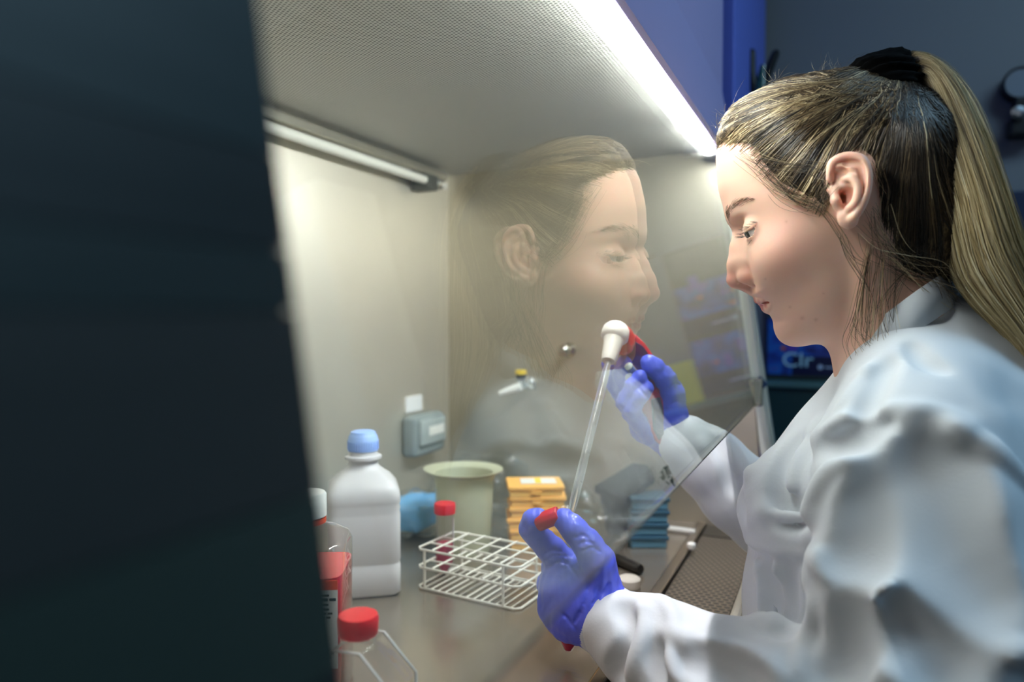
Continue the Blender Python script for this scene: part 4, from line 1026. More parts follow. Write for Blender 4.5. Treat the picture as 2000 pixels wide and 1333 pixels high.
wisp([(1480, 318, .060), (1530, 362, .068), (1575, 390, .073), (1612, 415, .078), (1640, 455, .074), (1672, 505, .066), (1700, 520, .06)], 9, .0020)
wisp([(1470, 300, .058), (1520, 320, .066), (1590, 330, .074), (1615, 345, .078), (1622, 400, .08)], 16, .0035)
wisp([(1500, 345, .064), (1540, 385, .070), (1590, 400, .075), (1612, 380, .079)], 18, .004)
wisp([(1440, 300, .050), (1475, 330, .058), (1520, 372, .066), (1570, 398, .072), (1605, 412, .076)], 10, .0026)
wisp([(1640, 455, .074), (1655, 500, .068), (1690, 560, .06), (1700, 600, .058)], 8, .002)
wisp([(1705, 470, .066), (1690, 540, .062), (1676, 620, .056), (1668, 665, .052), (1690, 700, .05)], 26, .0030, endspread=3)
wisp([(1725, 470, .06), (1715, 560, .058), (1712, 640, .055), (1722, 680, .052)], 26, .0045, endspread=2.5)
wisp([(1790, 500, .045), (1760, 540, .052), (1735, 590, .055), (1730, 640, .052)], 22, .0045, endspread=2)
wisp([(1700, 320, .08), (1725, 370, .076), (1728, 410, .074), (1735, 460, .068)], 12, .003)
wisp([(1700, 420, .075), (1720, 470, .07), (1760, 500, .06), (1820, 520, .05), (1850, 560, .045)], 40, .006)
wisp([(1730, 500, .06), (1780, 540, .055), (1830, 560, .045), (1870, 590, .03)], 40, .006)
strands_mesh('loose_wisps', polys, rads, M_strand, hair)
# ponytail
outer = [(1738, 132), (1768, 106), (1812, 114), (1852, 144), (1886, 192), (1914, 256), (1938, 320), (1962, 385), (1986, 450), (2012, 520), (2036, 600), (2056, 700), (2066, 800)]
inner = [(1768, 182), (1786, 172), (1798, 190), (1804, 236), (1812, 296), (1826, 356), (1840, 420), (1850, 480), (1864, 540), (1898, 592), (1944, 642), (1990, 700), (2026, 790)]
wth = [.020, .024, .026, .028, .030, .032, .034, .035, .035, .034, .033, .031, .028]
wc_ = [0, .006, .016, .026, .034, .040, .042, .044, .044, .042, .040, .038, .036]
O = spline([HL(x, y, w) for (x, y), w in zip(outer, wc_)], 6); I = spline([HL(x, y, w) for (x, y), w in zip(inner, wc_)], 6); Wt = spline([(a,) for a in wth], 6)[:, 0]
def ptail(k, a, s):
    """point on the cross-section k at angle a, size s"""
    c = (O[k]+I[k])/2; h = (O[k]-I[k])/2
    return c+h*math.cos(a)*s+np.array([0, 0, 1])*Wt[k]*math.sin(a)*s
nseg = 72; V = []; F = []; U = []
for k in range(len(O)):
    for j in range(nseg):
        a = 2*math.pi*j/nseg; s = .93+.035*math.sin(a*9+k*.05)+.02*math.sin(a*23+1)
        V.append(ptail(k, a, s)); U.append((a*1.2, k/len(O)*1.5, math.sin(a)))
for k in range(len(O)-1):
    for j in range(nseg): F.append((k*nseg+j, k*nseg+(j+1) % nseg, (k+1)*nseg+(j+1) % nseg, (k+1)*nseg+j))
mp_ = mesh_np('ponytail', H2W(np.array(V)), np.array(F)); at = mp_.attributes.new('flow', 'FLOAT_VECTOR', 'POINT'); at.data.foreach_set('vector', np.array(U, np.float32).ravel())
M_tail = hair_mat('ponytail_hair', '6e5a3c', 'c4a878', 'f6e6bd', 9, 1.2, .38)
pt = link('ponytail', mp_, M_tail, hair, True, True)
polys = []; rads = []
for _ in range(2400):
    a = rr.random()*2*math.pi; s = .90+.12*rr.random()**1.0; a2 = a+rr.uniform(-.3, .3); k0 = rr.choice([0, 0, 0, rr.randrange(0, 30)]); k1 = rr.choice([len(O)-1, len(O)-1, rr.randrange(k0+20, len(O))]) if k0+20 < len(O)-1 else len(O)-1
    ks = np.unique(np.linspace(k0, k1, 20).astype(int)); ph = rr.random()*6
    polys.append(H2W(np.array([ptail(k, a+(a2-a)*(k/len(O))+.05*math.sin(k*.12+ph), s+.02*math.sin(k*.1+ph)) for k in ks]))); rads.append(rr.uniform(.00022, .0005))
for _ in range(90):
    a = rr.uniform(-1.2, 1.8); s = 1.05+.18*rr.random(); ks = np.arange(rr.randrange(2, 20), rr.randrange(40, len(O)), 3); ph = rr.random()*6
    polys.append(H2W(np.array([ptail(k, a, .98+(s-.98)*math.sin((k-ks[0])/(ks[-1]-ks[0]+1)*3.1)) for k in ks]))); rads.append(rr.uniform(.00006, .00014))
M_tstr = strand_mat('ponytail_strands', [(0, '7a6648'), (.3, 'b09a6c'), (.7, 'dcc898'), (1, 'f8ecc8')])
strands_mesh('ponytail_strands', polys, rads, M_tstr, hair)
# scrunchie: gathered black velvet ring
bm = bmesh.new(); c_ = HL(1722, 176, .010); ax = (HL(1790, 165, 0)-HL(1690, 190, 0)); ax /= np.linalg.norm(ax); b1 = np.cross(ax, [0, 0, 1]); b1 /= np.linalg.norm(b1); b2 = np.array([0, 0, 1.0])
na, nb = 120, 20; gv = []
for i in range(na):
    a = 2*math.pi*i/na; cdir = b1*math.cos(a)*.017+b2*math.sin(a)*.022; cn = cdir/np.linalg.norm(cdir)
    row = []
    for j in range(nb):
        b_ = 2*math.pi*j/nb; r_ = .0165+.0020*math.sin(a*11+3*math.sin(a*3)+.7*math.sin(b_))+.0014*math.sin(a*23+b_*3)+.0012*math.sin(b_*5+a*4)
        row.append(bm.verts.new(H2W(c_+cdir+cn*r_*math.cos(b_)*.95+ax*r_*1.5*math.sin(b_))))
    gv.append(row)
for i in range(na):
    for j in range(nb): bm.faces.new((gv[i][j], gv[(i+1) % na][j], gv[(i+1) % na][(j+1) % nb], gv[i][(j+1) % nb]))
obj('scrunchie', bm, mat('black_velvet', '030303', .95, spec=.1), hair, smooth=True, world=True)
# eyebrows and lashes
M_brow = mat('brow_hair', '54402c', .6); M_lash = mat('lash_hair', '1c1512', .6)
for s_ in (1, -1):
    polys = []; rads = []
    mid = spline([HL(1419, 428, .010), HL(1424, 414, .017), HL(1433, 402, .028), HL(1446, 394, .038), HL(1464, 391, .048)], 20)
    for i in range(210):
        t = rr.random()**1.3; q_ = mid[int(t*(len(mid)-1))].copy(); th = .0042*(1-t)**.7+.0008
        q_ = q_+np.array([rr.gauss(0, .3), rr.gauss(0, .6), 0])*th
        q_[2] *= s_; b0 = snap(q_, .0001); d = np.array([.45+.55*t, .75-.5*t, .5*s_]); L_ = rr.uniform(.004, .0075)*(1-.35*t)
        polys.append(H2W(np.array([snap(b0+d*L_*u, .0002+.0006*math.sin(3*u)) for u in (0, .35, .7, 1)]))); rads.append(.00011)
    strands_mesh('eyebrow', polys, rads, M_brow, person)
    polys = []; rads = []
    ec = HL(1480, 448, .0305)
    for edge, n_, L0, dn in ((((1483, 432, .045), (1470, 441, .042), (1458, 452, .036), (1448, 462, .030), (1452, 464, .022)), 46, .0072, (-.75, -.62)), (((1478, 440, .044), (1474, 458, .038), (1468, 469, .031), (1470, 469, .024)), 22, .0038, (-.35, -.95))):
        lm = spline([HL(*p) for p in edge], 12)
        for i in range(n_):
            p = lm[rr.randrange(len(lm))].copy(); out = p-ec; out /= np.linalg.norm(out); p = ec+out*.0139
            d = out*.8+np.array([dn[0], dn[1], 0])*.8+np.array([0, 0, rr.uniform(-.15, .15)]); d /= np.linalg.norm(d); L_ = L0*rr.uniform(.7, 1.1)
            pts = np.array([p+d*L_*u+np.array([-.35, .45, 0])*L_*u*u*.7 for u in (0, .3, .6, 1)]); pts[:, 2] *= s_
            polys.append(H2W(pts)); rads.append(.00013)
    strands_mesh('eyelashes', polys, rads, M_lash, person)
# ------------------------------------------------------------------ lab coat
YB0 = .79
def HB(px, py, w=0.0):
    """body frame: x world, z world on the plane Y = YB0 - w"""
    p = on_plane(float(px), float(py), (0, YB0-float(w), 0), (0, 1, 0)); return p
cv = .0031*VQ
coat = Vol((-.30, .30, .60), (.52, 1.10, 1.36), cv)
trunk_px = [(1652, 700), (1628, 722), (1600, 758), (1560, 812), (1515, 868), (1475, 918), (1452, 950), (1447, 968), (1450, 992), (1460, 1030), (1463, 1060), (1457, 1100), (1452, 1150), (1452, 1210), (1456, 1290), (1462, 1400), (1470, 1560), (1478, 1760), (1480, 1900),
            (2240, 1900), (2260, 1500), (2190, 1200), (2150, 980), (2100, 830), (2020, 700), (1940, 625), (1872, 585), (1845, 575), (1790, 615), (1720, 665)]
tr2 = spline([(HB(x, y).x, HB(x, y).z) for x, y in trunk_px], 5, closed=True)
Xc, Zc_ = np.meshgrid(coat.ax[0], coat.ax[2], indexing='ij')
dT = poly_sd(Xc, Zc_, tr2)
bl_ = blur2(dT, int(.02/cv)); t_ = np.clip((-dT-.01)/.05, 0, 1); t_ = t_*t_*(3-2*t_); dT = dT*(1-t_)+bl_*t_
cb_ = lambda pts: [(HB(x, y).x, HB(x, y).z, v) for x, y, v in pts]
Wt2 = blend(Xc, Zc_, cb_([(1640, 715, .060), (1690, 690, .062), (1760, 650, .066), (1860, 590, .072), (1950, 650, .095), (1600, 775, .100), (1690, 760, .115), (1790, 800, .160), (1780, 720, .105), (1950, 800, .165), (1540, 860, .130), (1560, 930, .145), (1800, 950, .165), (1500, 1000, .145), (1560, 1150, .140), (1800, 1200, .140), (1560, 1400, .165), (1850, 1500, .180), (1600, 1300, .155), (2000, 1000, .165), (2000, 1250, .16)]), .040)
At2 = blend(Xc, Zc_, cb_([(1690, 690, .08), (1860, 600, .09), (1780, 760, .11), (1520, 960, .085), (1560, 1150, .09), (1800, 1300, .11)]), .06)
Yw = (YB0-coat.ax[1])[None, :, None]
q = np.abs(Yw)/Wt2[:, None, :]
ins = np.where(q < .995, 1-np.sqrt(np.clip(1-np.minimum(q, .995)**2, 0, 1)), .9+(q-.995)*2)
coat.f = ((dT[:, None, :]+At2[:, None, :]*ins)*.8).astype(np.float32); del q, ins
for w in (.062, -.062): coat.ell(HB(1549, 978, w), (.042, .046, .046), .03)
A3d = lambda pts: [(P(x, y, d), r) for x, y, d, r in pts]
# near arm (her left)
near = A3d([(1208, 1228, .672, .036), (1262, 1262, .655, .044), (1330, 1305, .633, .051), (1430, 1352, .60, .058), (1570, 1398, .56, .064), (1800, 1410, .520, .066)])
coat.chain(near, .012, .01)
upper = A3d([(1800, 1400, .520, .066), (1800, 1180, .535, .070), (1790, 1000, .565, .071), (1782, 900, .590, .067), (1800, 850, .62, .060)])
coat.chain(upper, .012, .02)
coat.chain(A3d([(1850, 648, .690, .036), (1765, 700, .668, .034), (1712, 748, .668, .028)]), .03, .02)
coat.chain(A3d([(1800, 690, .670, .040), (1800, 790, .625, .056), (1795, 870, .600, .062)]), .03, .03)
coat.chain(A3d([(1790, 660, .86, .045), (1740, 760, .92, .055)]), .03, .03)
# far arm (her right)
far = A3d([(1340, 868, .850, .034), (1385, 905, .850, .041), (1440, 960, .850, .045), (1510, 1010, .86, .05), (1600, 1040, .87, .055)])
coat.chain(far, .010, .01)
coat.chain(A3d([(1600, 1040, .87, .055), (1680, 900, .90, .06), (1760, 800, .90, .062)]), .03, .02)
coat.smooth(2)
basecoat = Vol.__new__(Vol); basecoat.lo, basecoat.v, basecoat.n, basecoat.ax, basecoat.f = coat.lo, coat.v, coat.n, coat.ax, coat.f.copy()
def fold(pts, r0, r1, sink=.35, k=.016, cut=False, n=7):
    """a fold (or valley) that runs over the cloth below a line of the picture"""
    s_ = spline(pts, n); out = []
    for i, (x, y) in enumerate(s_):
        h = basecoat.hit(x, y)
        if h is None: continue
        t = i/(len(s_)-1); r = (r0+(r1-r0)*t)*.8; r *= (.35+.65*math.sin(min(max(t, .02), .98)*math.pi)**.6)
        dv_ = np.array(CAM)-h; dv_ /= np.linalg.norm(dv_)
        out.append((h-dv_*r*((sink+.25) if not cut else -(sink+.22)), r))
    if len(out) < 2: return
    # split where the line jumps to another layer
    segs = [[out[0]]]
    for a in out[1:]:
        if np.linalg.norm(a[0]-segs[-1][-1][0]) > .035: segs.append([])
        segs[-1].append(a)
    for seg in segs:
        if len(seg) < 3: continue
        A_ = np.array([p for p, _ in seg])
        for _ in range(14): A_[1:-1] = .25*A_[:-2]+.5*A_[1:-1]+.25*A_[2:]
        coat.chain([(A_[i], seg[i][1]) for i in range(len(seg))], k, .0, cut)
# sleeve of the near arm: tension folds and hollows
fold([(1596, 1088), (1620, 1104), (1680, 1137), (1790, 1184), (1900, 1232), (2010, 1280)], .020, .026, .35, .014)
fold([(1690, 1185), (1780, 1235), (1880, 1290)], .014, .018, .6, .03, cut=True)
fold([(1585, 1130), (1600, 1200), (1570, 1260), (1560, 1320)], .012, .012, .5, .02)
fold([(1690, 1170), (1690, 1240), (1700, 1330)], .010, .014, .45, .022)
fold([(1800, 1215), (1830, 1280), (1840, 1333)], .012, .018, .5, .02, cut=True)
fold([(1640, 1160), (1650, 1240), (1640, 1320)], .010, .012, .5, .02, cut=True)
# the sleeve head lies over the chest; a sharp ridge runs down the outside of the arm with a hollow before it
fold([(1582, 1046), (1586, 1000), (1605, 960), (1626, 925), (1660, 904), (1715, 878), (1780, 860)], .016, .012, .40, .012)
fold([(1600, 868), (1650, 846), (1710, 828), (1790, 818)], .012, .012, .45, .014, cut=True)
fold([(1575, 880), (1618, 838), (1680, 806), (1800, 796), (1880, 812)], .010, .010, .45, .014)
fold([(1796, 850), (1778, 930), (1752, 1020), (1716, 1120)], .034, .034, .55, .022)
fold([(1745, 890), (1712, 960), (1672, 1030), (1640, 1085)], .034, .030, .60, .022, cut=True)
fold([(1840, 860), (1850, 960), (1890, 1080), (1960, 1180)], .034, .040, .62, .03, cut=True)
fold([(1870, 840), (1930, 880), (2010, 960)], .014, .016, .45, .02)
# shoulder and chest
fold([(1775, 690), (1768, 760), (1764, 830)], .0035, .004, .3, .006)
fold([(1840, 720), (1800, 700), (1780, 670)], .005, .005, .5, .010, cut=True)
fold([(1700, 720), (1660, 770), (1620, 830)], .006, .008, .5, .014)
fold([(1740, 700), (1700, 760), (1680, 800)], .006, .006, .5, .012, cut=True)
fold([(1560, 850), (1530, 920), (1520, 990), (1560, 1010)], .006, .010, .5, .016, cut=True)
fold([(1600, 830), (1560, 900), (1545, 960)], .008, .010, .5, .016)
fold([(1490, 1000), (1540, 1012), (1580, 1005)], .008, .008, .4, .014)
# waist seam and gathers below it
fold([(1456, 1056), (1500, 1078), (1545, 1084), (1592, 1086)], .0045, .0045, .3, .006)
fold([(1456, 1074), (1500, 1096), (1545, 1102), (1592, 1104)], .004, .004, .5, .006, cut=True)
for x0_, x1_, y0_ in ((1478, 1490, 1108), (1520, 1512, 1112)):
    fold([(x0_, y0_), ((x0_+x1_)/2, y0_+60), (x1_, y0_+120), (x1_+4, y0_+180)], .006, .010, .5, .014)
    fold([(x0_+16, y0_), ((x0_+x1_)/2+16, y0_+60), (x1_+14, y0_+120)], .005, .008, .5, .014, cut=True)
# forearm folds near the cuff
fold([(1212, 1180), (1240, 1205), (1238, 1250), (1215, 1290), (1190, 1320)], .010, .010, .4, .012, cut=True)
fold([(1285, 1172), (1310, 1200), (1322, 1235)], .010, .012, .35, .012)
fold([(1250, 1190), (1262, 1230), (1245, 1290), (1230, 1333)], .010, .012, .35, .014)
fold([(1300, 1255), (1290, 1290), (1300, 1333)], .010, .010, .5, .014, cut=True)
fold([(1330, 1250), (1420, 1262), (1500, 1300), (1540, 1333)], .010, .010, .4, .016)
fold([(1350, 1290), (1420, 1305), (1470, 1333)], .010, .010, .5, .016, cut=True)
fold([(1310, 1240), (1310, 1290), (1325, 1333)], .007, .009, .4, .012)
# far sleeve folds
fold([(1372, 870), (1392, 905), (1400, 950), (1410, 985)], .007, .008, .4, .010)
fold([(1398, 855), (1420, 900), (1438, 960), (1446, 1010)], .007, .007, .5, .010, cut=True)
fold([(1415, 850), (1450, 890), (1470, 940)], .007, .007, .4, .012)
fold([(1345, 900), (1380, 950), (1420, 1000), (1450, 1040)], .005, .006, .4, .008)
# soft wandering wrinkles
Xg, Yg, Zg = [a.astype(np.float32) for a in (coat.ax[0][:, None, None], coat.ax[1][None, :, None], coat.ax[2][None, None, :])]
wv = 0
rn = random.Random(4)
for i in range(7):
    k_ = np.array([rn.gauss(0, 1), rn.gauss(0, 1), rn.gauss(0, .6)]); k_ *= (38+16*i)/np.linalg.norm(k_); l_ = np.array([rn.gauss(0, 1) for _ in range(3)])*28
    wv = wv+np.sin(Xg*k_[0]+Yg*k_[1]+Zg*k_[2]+2.2*np.sin(Xg*l_[0]+Yg*l_[1]+Zg*l_[2]+i)+i*1.7)*(.0005/(1+.25*i))
coat.f += wv.astype(np.float32); del wv
coat.smooth(1)
Vc, Qc, Tc = coat.mesh('lab_coat', 2)
M_coat = mat('white_cotton', 'ced3d8', .8, sheen=.15, bump=(420, .18, .0008))
lc = link('lab_coat', mesh_np('lab_coat', Vc, Qc, Tc if len(Tc) else None), M_coat, person, True, True)
# stand collar: a double band around the neck
def band(name, ctrl_, h, th, m, parent, up=None, closed=True):
    c_ = spline(ctrl_, 10, closed=closed); n = len(c_); cen = c_.mean(0); bm = bmesh.new(); rows = []
    for i in range(n):
        o_ = c_[i]-cen; o_[2] = 0; o_ /= np.linalg.norm(o_)+1e-9
        hh = h[i*len(h)//n] if isinstance(h, (list, tuple)) else h; u = np.array(up if up is not None else (0, 0, 1.0)); u = u/np.linalg.norm(u)
        sec = [c_[i]-u*hh*.6, c_[i]-o_*th*.3+u*hh*.2, c_[i]-o_*th*1.0+u*hh, c_[i]-o_*th*1.6+u*hh, c_[i]-o_*th*1.9+u*hh*.2, c_[i]-o_*th*1.6-u*hh*.6]
        rows.append([bm.verts.new(Vector(p)) for p in sec])
    for i in range(n if closed else n-1):
        for j in range(6): bm.faces.new((rows[i][j], rows[(i+1) % n][j], rows[(i+1) % n][(j+1) % 6], rows[i][(j+1) % 6]))
    return obj(name, bm, m, parent, smooth=True, world=True)
HN = lambda x, y, w: np.array(HB(x, y, w))
ring_px = [(1634, 722, 0), (1646, 714, .036), (1686, 692, .066), (1738, 656, .080), (1795, 616, .082), (1840, 586, .066), (1868, 568, .030), (1874, 564, 0)]
ctrl_ = [HN(x, y, w) for x, y, w in ring_px]
for x, y, w in ring_px[-2:0:-1]:
    p = HN(x, y, w); p[1] = 2*YB0-p[1]; ctrl_.append(p)
band('collar', ctrl_, .019, .0022, M_coat, lc, up=(-.25, 0, 1))
# knitted cuffs with fine ribs
M_knit = mat('knitted_cuff', 'c6d0dc', .8, sheen=.2, bump=(600, .2, .0005))
def cuff(a, b, ra, rb, sq=1.0):
    bm = bmesh.new(); a, b = Vector(a), Vector(b); L_ = (b-a).length
    prof = [(ra*.80, .004), (ra*.93, 0), (ra, .003)]+[(ra+(rb-ra)*t, .003+(L_-.003)*t) for t in (.2, .4, .6, .8, 1)]
    lathe(bm, prof, 240, align(a, b), cap=False, shape=lambda an, z: 1+.006*math.cos(80*an))
    return obj('knitted_cuff', bm, M_knit, lc, smooth=True, world=True)
cuff(P(1172, 1203, .692), P(1228, 1240, .668), .0335, .0345)
cuff(P(1316, 848, .850), P(1360, 884, .850), .0245, .030)
# ------------------------------------------------------------------ gloves
M_glove = mat('blue_nitrile', '5a68ea', .40, bump=(160, .35, .0012), coat=.15)
gv_ = .0011*VQ
def wrinkle(vol, amp, kk, seed):
    r_ = random.Random(seed); X, Y, Z = vol.ax[0][:, None, None], vol.ax[1][None, :, None], vol.ax[2][None, None, :]; w = 0
    for i in range(4):
        k_ = np.array([r_.gauss(0, 1) for _ in range(3)]); k_ *= kk*(1+.5*i)/np.linalg.norm(k_); l_ = np.array([r_.gauss(0, 1) for _ in range(3)])*70
        w = w+np.sin(X*k_[0]+Y*k_[1]+Z*k_[2]+2.5*np.sin(X*l_[0]+Y*l_[1]+Z*l_[2]))*amp/(1+i*.4)
    vol.f += w.astype(np.float32)
def glove(chains, ells, box_, seed, grooves=()):
    v = Vol(box_[0], box_[1], gv_)
    for c, k, kin in chains: v.chain([(P(x, y, d), r) for x, y, d, r in c], k, kin)
    for (x, y, d), r, k in ells: v.ell(P(x, y, d), r, k)
    for c, r in grooves:
        s_ = spline(c, 5); pts = []
        for x, y in s_:
            h = v.hit(x, y, dmin=.5)
            if h is not None: pts.append((h, r))
        pts = [p for i, p in enumerate(pts) if i == 0 or np.linalg.norm(p[0]-pts[i-1][0]) < .02]
        if len(pts) > 1: v.chain(pts, .002, .0005, cut=True)
    wrinkle(v, .00028, 420, seed)
    V, Q, T = v.mesh('glove', 1)
    return link('blue_glove', mesh_np('blue_glove', V, Q, T if len(T) else None), M_glove, person, True, True)
def bbox(pts, pad):
    a = np.array([list(P(*p[:3])) for p in pts]); return a.min(0)-pad, a.max(0)+pad
# left hand: fist round the tube, thumb and first finger pinch the loose cap
idx = [(1102, 1110, .706, .0158), (1080, 1078, .705, .0134), (1054, 1052, .702, .0119), (1038, 1034, .698, .0112), (1042, 1016, .694, .0104), (1054, 1012, .692, .0086)]
thb = [(1178, 1158, .688, .0190), (1167, 1098, .682, .0166), (1146, 1062, .679, .0136), (1120, 1034, .680, .0120), (1102, 1016, .684, .0106)]
mid_ = [(1110, 1120, .715, .0165), (1082, 1108, .735, .0125), (1084, 1098, .758, .0110), (1118, 1092, .765, .0100), (1142, 1090, .752, .0090)]
rng = [(1106, 1150, .713, .0165), (1074, 1142, .735, .0125), (1078, 1135, .758, .0108), (1112, 1132, .765, .0098), (1138, 1130, .752, .0088)]
lit = [(1108, 1182, .710, .0160), (1074, 1176, .730, .0118), (1078, 1168, .750, .0100), (1110, 1164, .757, .0092), (1132, 1162, .745, .0082)]
palm = [(1112, 1128, .706, .0190), (1112, 1155, .703, .0235), (1128, 1195, .697, .0255), (1165, 1202, .692, .0280), (1200, 1222, .682, .0290)]
palm2 = [(1150, 1128, .694, .0190), (1160, 1170, .690, .0235), (1180, 1195, .688, .026)]
palm3 = [(1086, 1140, .712, .0155), (1086, 1190, .706, .0150), (1105, 1222, .700, .0140)]
gl = glove([(idx, .006, .004), (palm, .012, .012), (palm2, .012, .012), (palm3, .012, .01), (thb, .004, .004), (mid_, .003, .004), (rng, .003, .004), (lit, .003, .004)], [],
      bbox(idx+thb+mid_+rng+lit+palm, .035), 3, [
      ([(1060, 1085), (1078, 1075), (1098, 1078)], .0008), ([(1062, 1098), (1085, 1086), (1108, 1088)], .0008), ([(1066, 1112), (1090, 1100), (1112, 1100)], .0007),
      ([(1122, 1052), (1138, 1046), (1150, 1052)], .0007), ([(1128, 1066), (1146, 1058), (1160, 1064)], .0008), ([(1136, 1078), (1156, 1070), (1172, 1078)], .0008), ([(1128, 1128), (1112, 1106), (1098, 1092)], .0009),
      ([(1150, 1140), (1140, 1180), (1120, 1220)], .0009), ([(1170, 1150), (1160, 1190), (1140, 1232)], .0009), ([(1190, 1140), (1175, 1160), (1160, 1180)], .0008), ([(1100, 1200), (1112, 1215), (1125, 1232)], .0008), ([(1044, 1024), (1050, 1020), (1056, 1019)], .0006)])
# right hand on the pipette controller
tb2 = [(1318, 868, .852, .0165), (1318, 815, .850, .0150), (1314, 770, .846, .0135), (1298, 738, .838, .0118), (1278, 718, .834, .0105), (1267, 709, .833, .0096)]
f1 = [(1262, 828, .868, .0125), (1240, 792, .866, .0105), (1216, 752, .862, .0100), (1213, 730, .852, .0092), (1220, 708, .845, .0085)]
f0_ = [(1250, 828, .872, .0125), (1222, 788, .874, .0105), (1203, 755, .872, .0098), (1193, 735, .866, .0088), (1187, 715, .862, .0078)]
f2 = [(1264, 840, .862, .0125), (1234, 808, .850, .0105), (1222, 782, .838, .0098), (1238, 752, .828, .0092), (1250, 737, .825, .0084)]
f3 = [(1272, 852, .858, .0125), (1246, 824, .846, .0102), (1236, 800, .834, .0092), (1252, 772, .824, .0085), (1264, 759, .822, .0078)]
pm2 = [(1262, 835, .872, .0200), (1296, 842, .872, .0215), (1316, 862, .866, .0205), (1336, 876, .856, .0210)]
glove([(pm2, .012, .012), (tb2, .010, .005), (f0_, .003, .004), (f1, .003, .004), (f2, .003, .004), (f3, .003, .004)], [], bbox(pm2+tb2+f0_+f3, .035), 9,
      [([(1306, 762), (1318, 750), (1330, 752)], .0007), ([(1308, 792), (1320, 786), (1332, 788)], .0006), ([(1300, 850), (1316, 842), (1334, 846)], .0008), ([(1248, 760), (1256, 768), (1262, 776)], .0006)])
# ------------------------------------------------------------------ trousers and shoes below the frame
tv = Vol((-.15, .50, .05), (.42, 1.12, .95), .009)
for s_ in (1, -1):
    tv.chain([((.13, YB0-.09*s_, .90), .105), ((.11, YB0-.10*s_, .50), .070), ((.13, YB0-.10*s_, .10), .055)], .02, .02)
V, Q, T = tv.mesh('trousers', 2); link('trousers', mesh_np('trousers', V, Q, T if len(T) else None), mat('dark_denim', '1e2838', .8), person, True, True)
for s_ in (1, -1):
    sv = Vol((-.14, YB0-.10*s_-.08, -.01), (.25, YB0-.10*s_+.08, .16), .006)
    sv.chain([((.15, YB0-.10*s_, .05), .046), ((.02, YB0-.10*s_, .045), .042), ((-.06, YB0-.10*s_, .032), .030)], .02, .02); sv.f = np.maximum(sv.f, (.001-sv.ax[2])[None, None, :].astype(np.float32)*np.ones_like(sv.f))
    V, Q, T = sv.mesh('shoe', 2); link('shoe', mesh_np('shoe', V, Q, T if len(T) else None), mat('white_shoe', 'd0d0d0', .5), person, True, True)
# ------------------------------------------------------------------ what she holds
ttop, tbot = P(1127, 1016, .722), P(1109, 1273, .706)
conical_tube('held_tube', 'clear tube of pink liquid held upright in the near gloved fist', 'tube', tbot, ttop, .0138, .070, cap=False, label_strip=False)
a, b = P(1049, 1022, .690), P(1092, 1006, .684)
bm = bmesh.new(); L_ = (b-a).length; lathe(bm, [(.0075, 0), (.0083, .001), (.0083, L_-.001), (.0075, L_)], 40, align(a, b), shape=lambda an, z: 1+.012*math.cos(30*an))
prop('loose_red_cap', M_redcap, bm, 'loose red cap pinched between thumb and finger of the near glove', 'cap', angle=50)
# pipette controller: red body held by the far hand, white nose cone
pc = thing('pipette_controller', 'translucent red pipette controller with white nose cone held in the far gloved hand', 'pipette controller', tuple(P(1260, 760, .85)))
M_pc = mat('red_acrylic', 'c40f1e', .12, coat=1, vary=(30, .15)); M_pc2 = mat('purple_red_acrylic', '3d0c3a', .12, coat=1)
def pslab(name, pts, d0, d1, m, parent, bev=.003):
    bm = bmesh.new(); a_ = [bm.verts.new(P(x, y, d0+(d1-d0)*0+((y-640)/240)*.0)) for x, y in pts]; b_ = [bm.verts.new(P(x, y, d0)+FWD*(d1-d0)) for x, y in pts]; k = len(pts)
    bm.faces.new(a_); bm.faces.new(b_[::-1])
    for i in range(k): bm.faces.new((a_[i], b_[i], b_[(i+1) % k], a_[(i+1) % k]))
    bmesh.ops.recalc_face_normals(bm, faces=bm.faces[:])
    bmesh.ops.bevel(bm, geom=bm.edges[:], offset=bev, segments=3, profile=.5, affect='EDGES')
    return obj(name, bm, m, parent, world=True, angle=40)
pslab('head_shell', [(1188, 642), (1200, 631), (1216, 629), (1232, 640), (1246, 660), (1236, 690), (1214, 698), (1196, 676)], .832, .862, M_pc, pc, .005)
pslab('handle_front', [(1214, 690), (1238, 648), (1262, 672), (1292, 716), (1304, 760), (1300, 850), (1296, 872), (1284, 868), (1262, 836), (1238, 800), (1252, 760), (1240, 720)], .842, .866, M_pc, pc, .005)
pslab('dark_panel', [(1222, 690), (1236, 664), (1256, 676), (1276, 704), (1282, 740), (1262, 745), (1240, 715)], .8405, .845, M_pc2, pc, .0015)
pslab('rear_panel', [(1272, 780), (1290, 776), (1296, 800), (1297, 848), (1288, 862), (1276, 840)], .8405, .846, mat('smoky_panel', '4c4038', .2, coat=.6), pc, .0015)
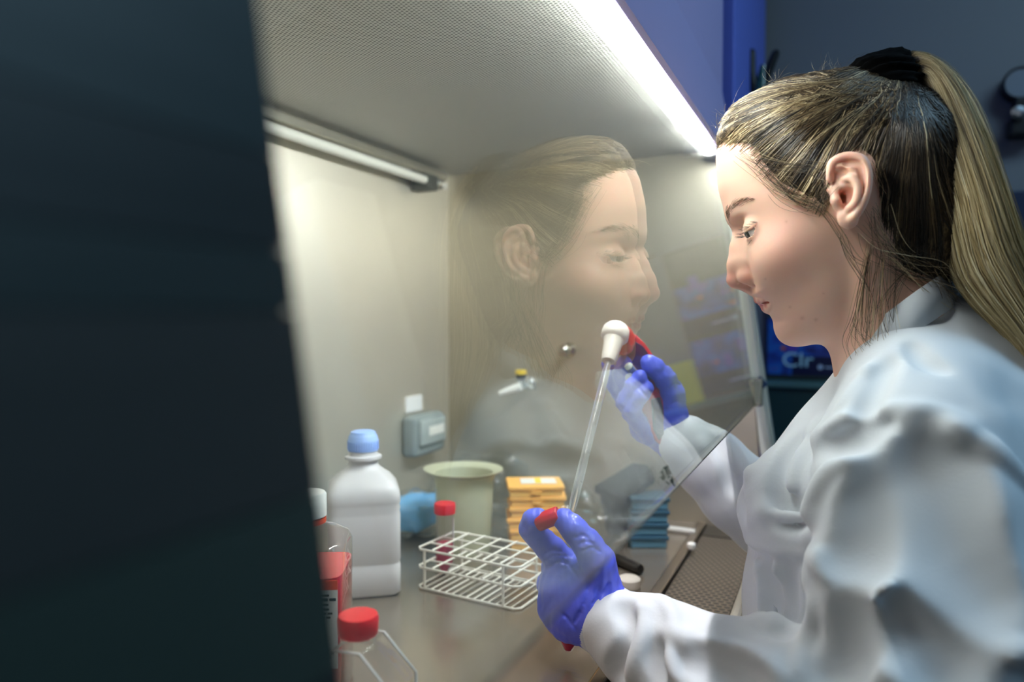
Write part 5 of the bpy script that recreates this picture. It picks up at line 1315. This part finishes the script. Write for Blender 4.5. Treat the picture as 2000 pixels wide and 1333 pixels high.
for (x0_, y0_), (x1_, y1_) in (((1227, 715), (1246, 738)), ((1228, 738), (1240, 735))):
    bm = bmesh.new(); a, b = P(x0_, y0_, .826), P(x1_, y1_, .848); lathe(bm, [(.0035, 0), (.0048, .001), (.0048, (b-a).length)], 24, align(a, b)); obj('grey_button', bm, mat('button_grey', 'a9b0ac', .4), pc, world=True, angle=40)
pa, pb_ = P(1202, 652, .826), P(1188, 706, .806)
dn = (pb_-pa).normalized(); L_ = (pb_-pa).length
bm = bmesh.new(); lathe(bm, [(.0120, -.010), (.0150, -.006), (.0158, .000), (.0158, .005), (.0145, .007), (.0118, .009), (.0105, .016), (.0085, L_-.003), (.0075, L_), (.004, L_+.0003)], 48, align(pa, pb_))
obj('nose_cone', bm, mat('nose_white', 'efeae2', .35), pc, world=True, angle=35)
# serological pipette
qa, qb = P(1190, 700, .8075), P(1113, 1012, .722); ax_ = (qb-qa).normalized(); LL = (qb-qa).length
pp_ = thing('glass_pipette', 'long clear graduated pipette hanging from the controller into the held tube', 'pipette', tuple(qb))
bm = bmesh.new(); lathe(bm, [(.0036, 0), (.0036, .012), (.0046, .016), (.0046, LL-.020), (.0036, LL-.010), (.0022, LL+.012)], 24, align(qa, qb), cap=False); obj('pipette_tube', bm, mat('pipette_glass', 'f6f6f4', .05, trans=.8, ior=1.3, coat=1), pp_, world=True, angle=40)
bm = bmesh.new(); lathe(bm, [(.0030, .002), (.0030, .012), (.0036, .016), (.0036, LL-.020), (.0026, LL-.010), (.0014, LL+.010)], 16, align(qa, qb)); obj('inner_bore', bm, M_clear, pp_, world=True, angle=40)
bm = bmesh.new(); A_ = align(qa, qb)
for i in range(26):
    z = .05+i*.0065
    if z > LL-.02: break
    n_ = 10; a0 = -1.2; a1 = a0+(2.2 if i % 5 == 0 else 1.1); r_ = .00468
    for w_ in (0,):
        row = [[bm.verts.new(A_ @ Vector((r_*math.cos(a0+(a1-a0)*j/n_), r_*math.sin(a0+(a1-a0)*j/n_), z+dz))) for j in range(n_+1)] for dz in (0, .0004)]
        for j in range(n_): bm.faces.new((row[0][j], row[0][j+1], row[1][j+1], row[1][j]))
tag(obj('graduation_marks', bm, M_ink, pp_, world=True))
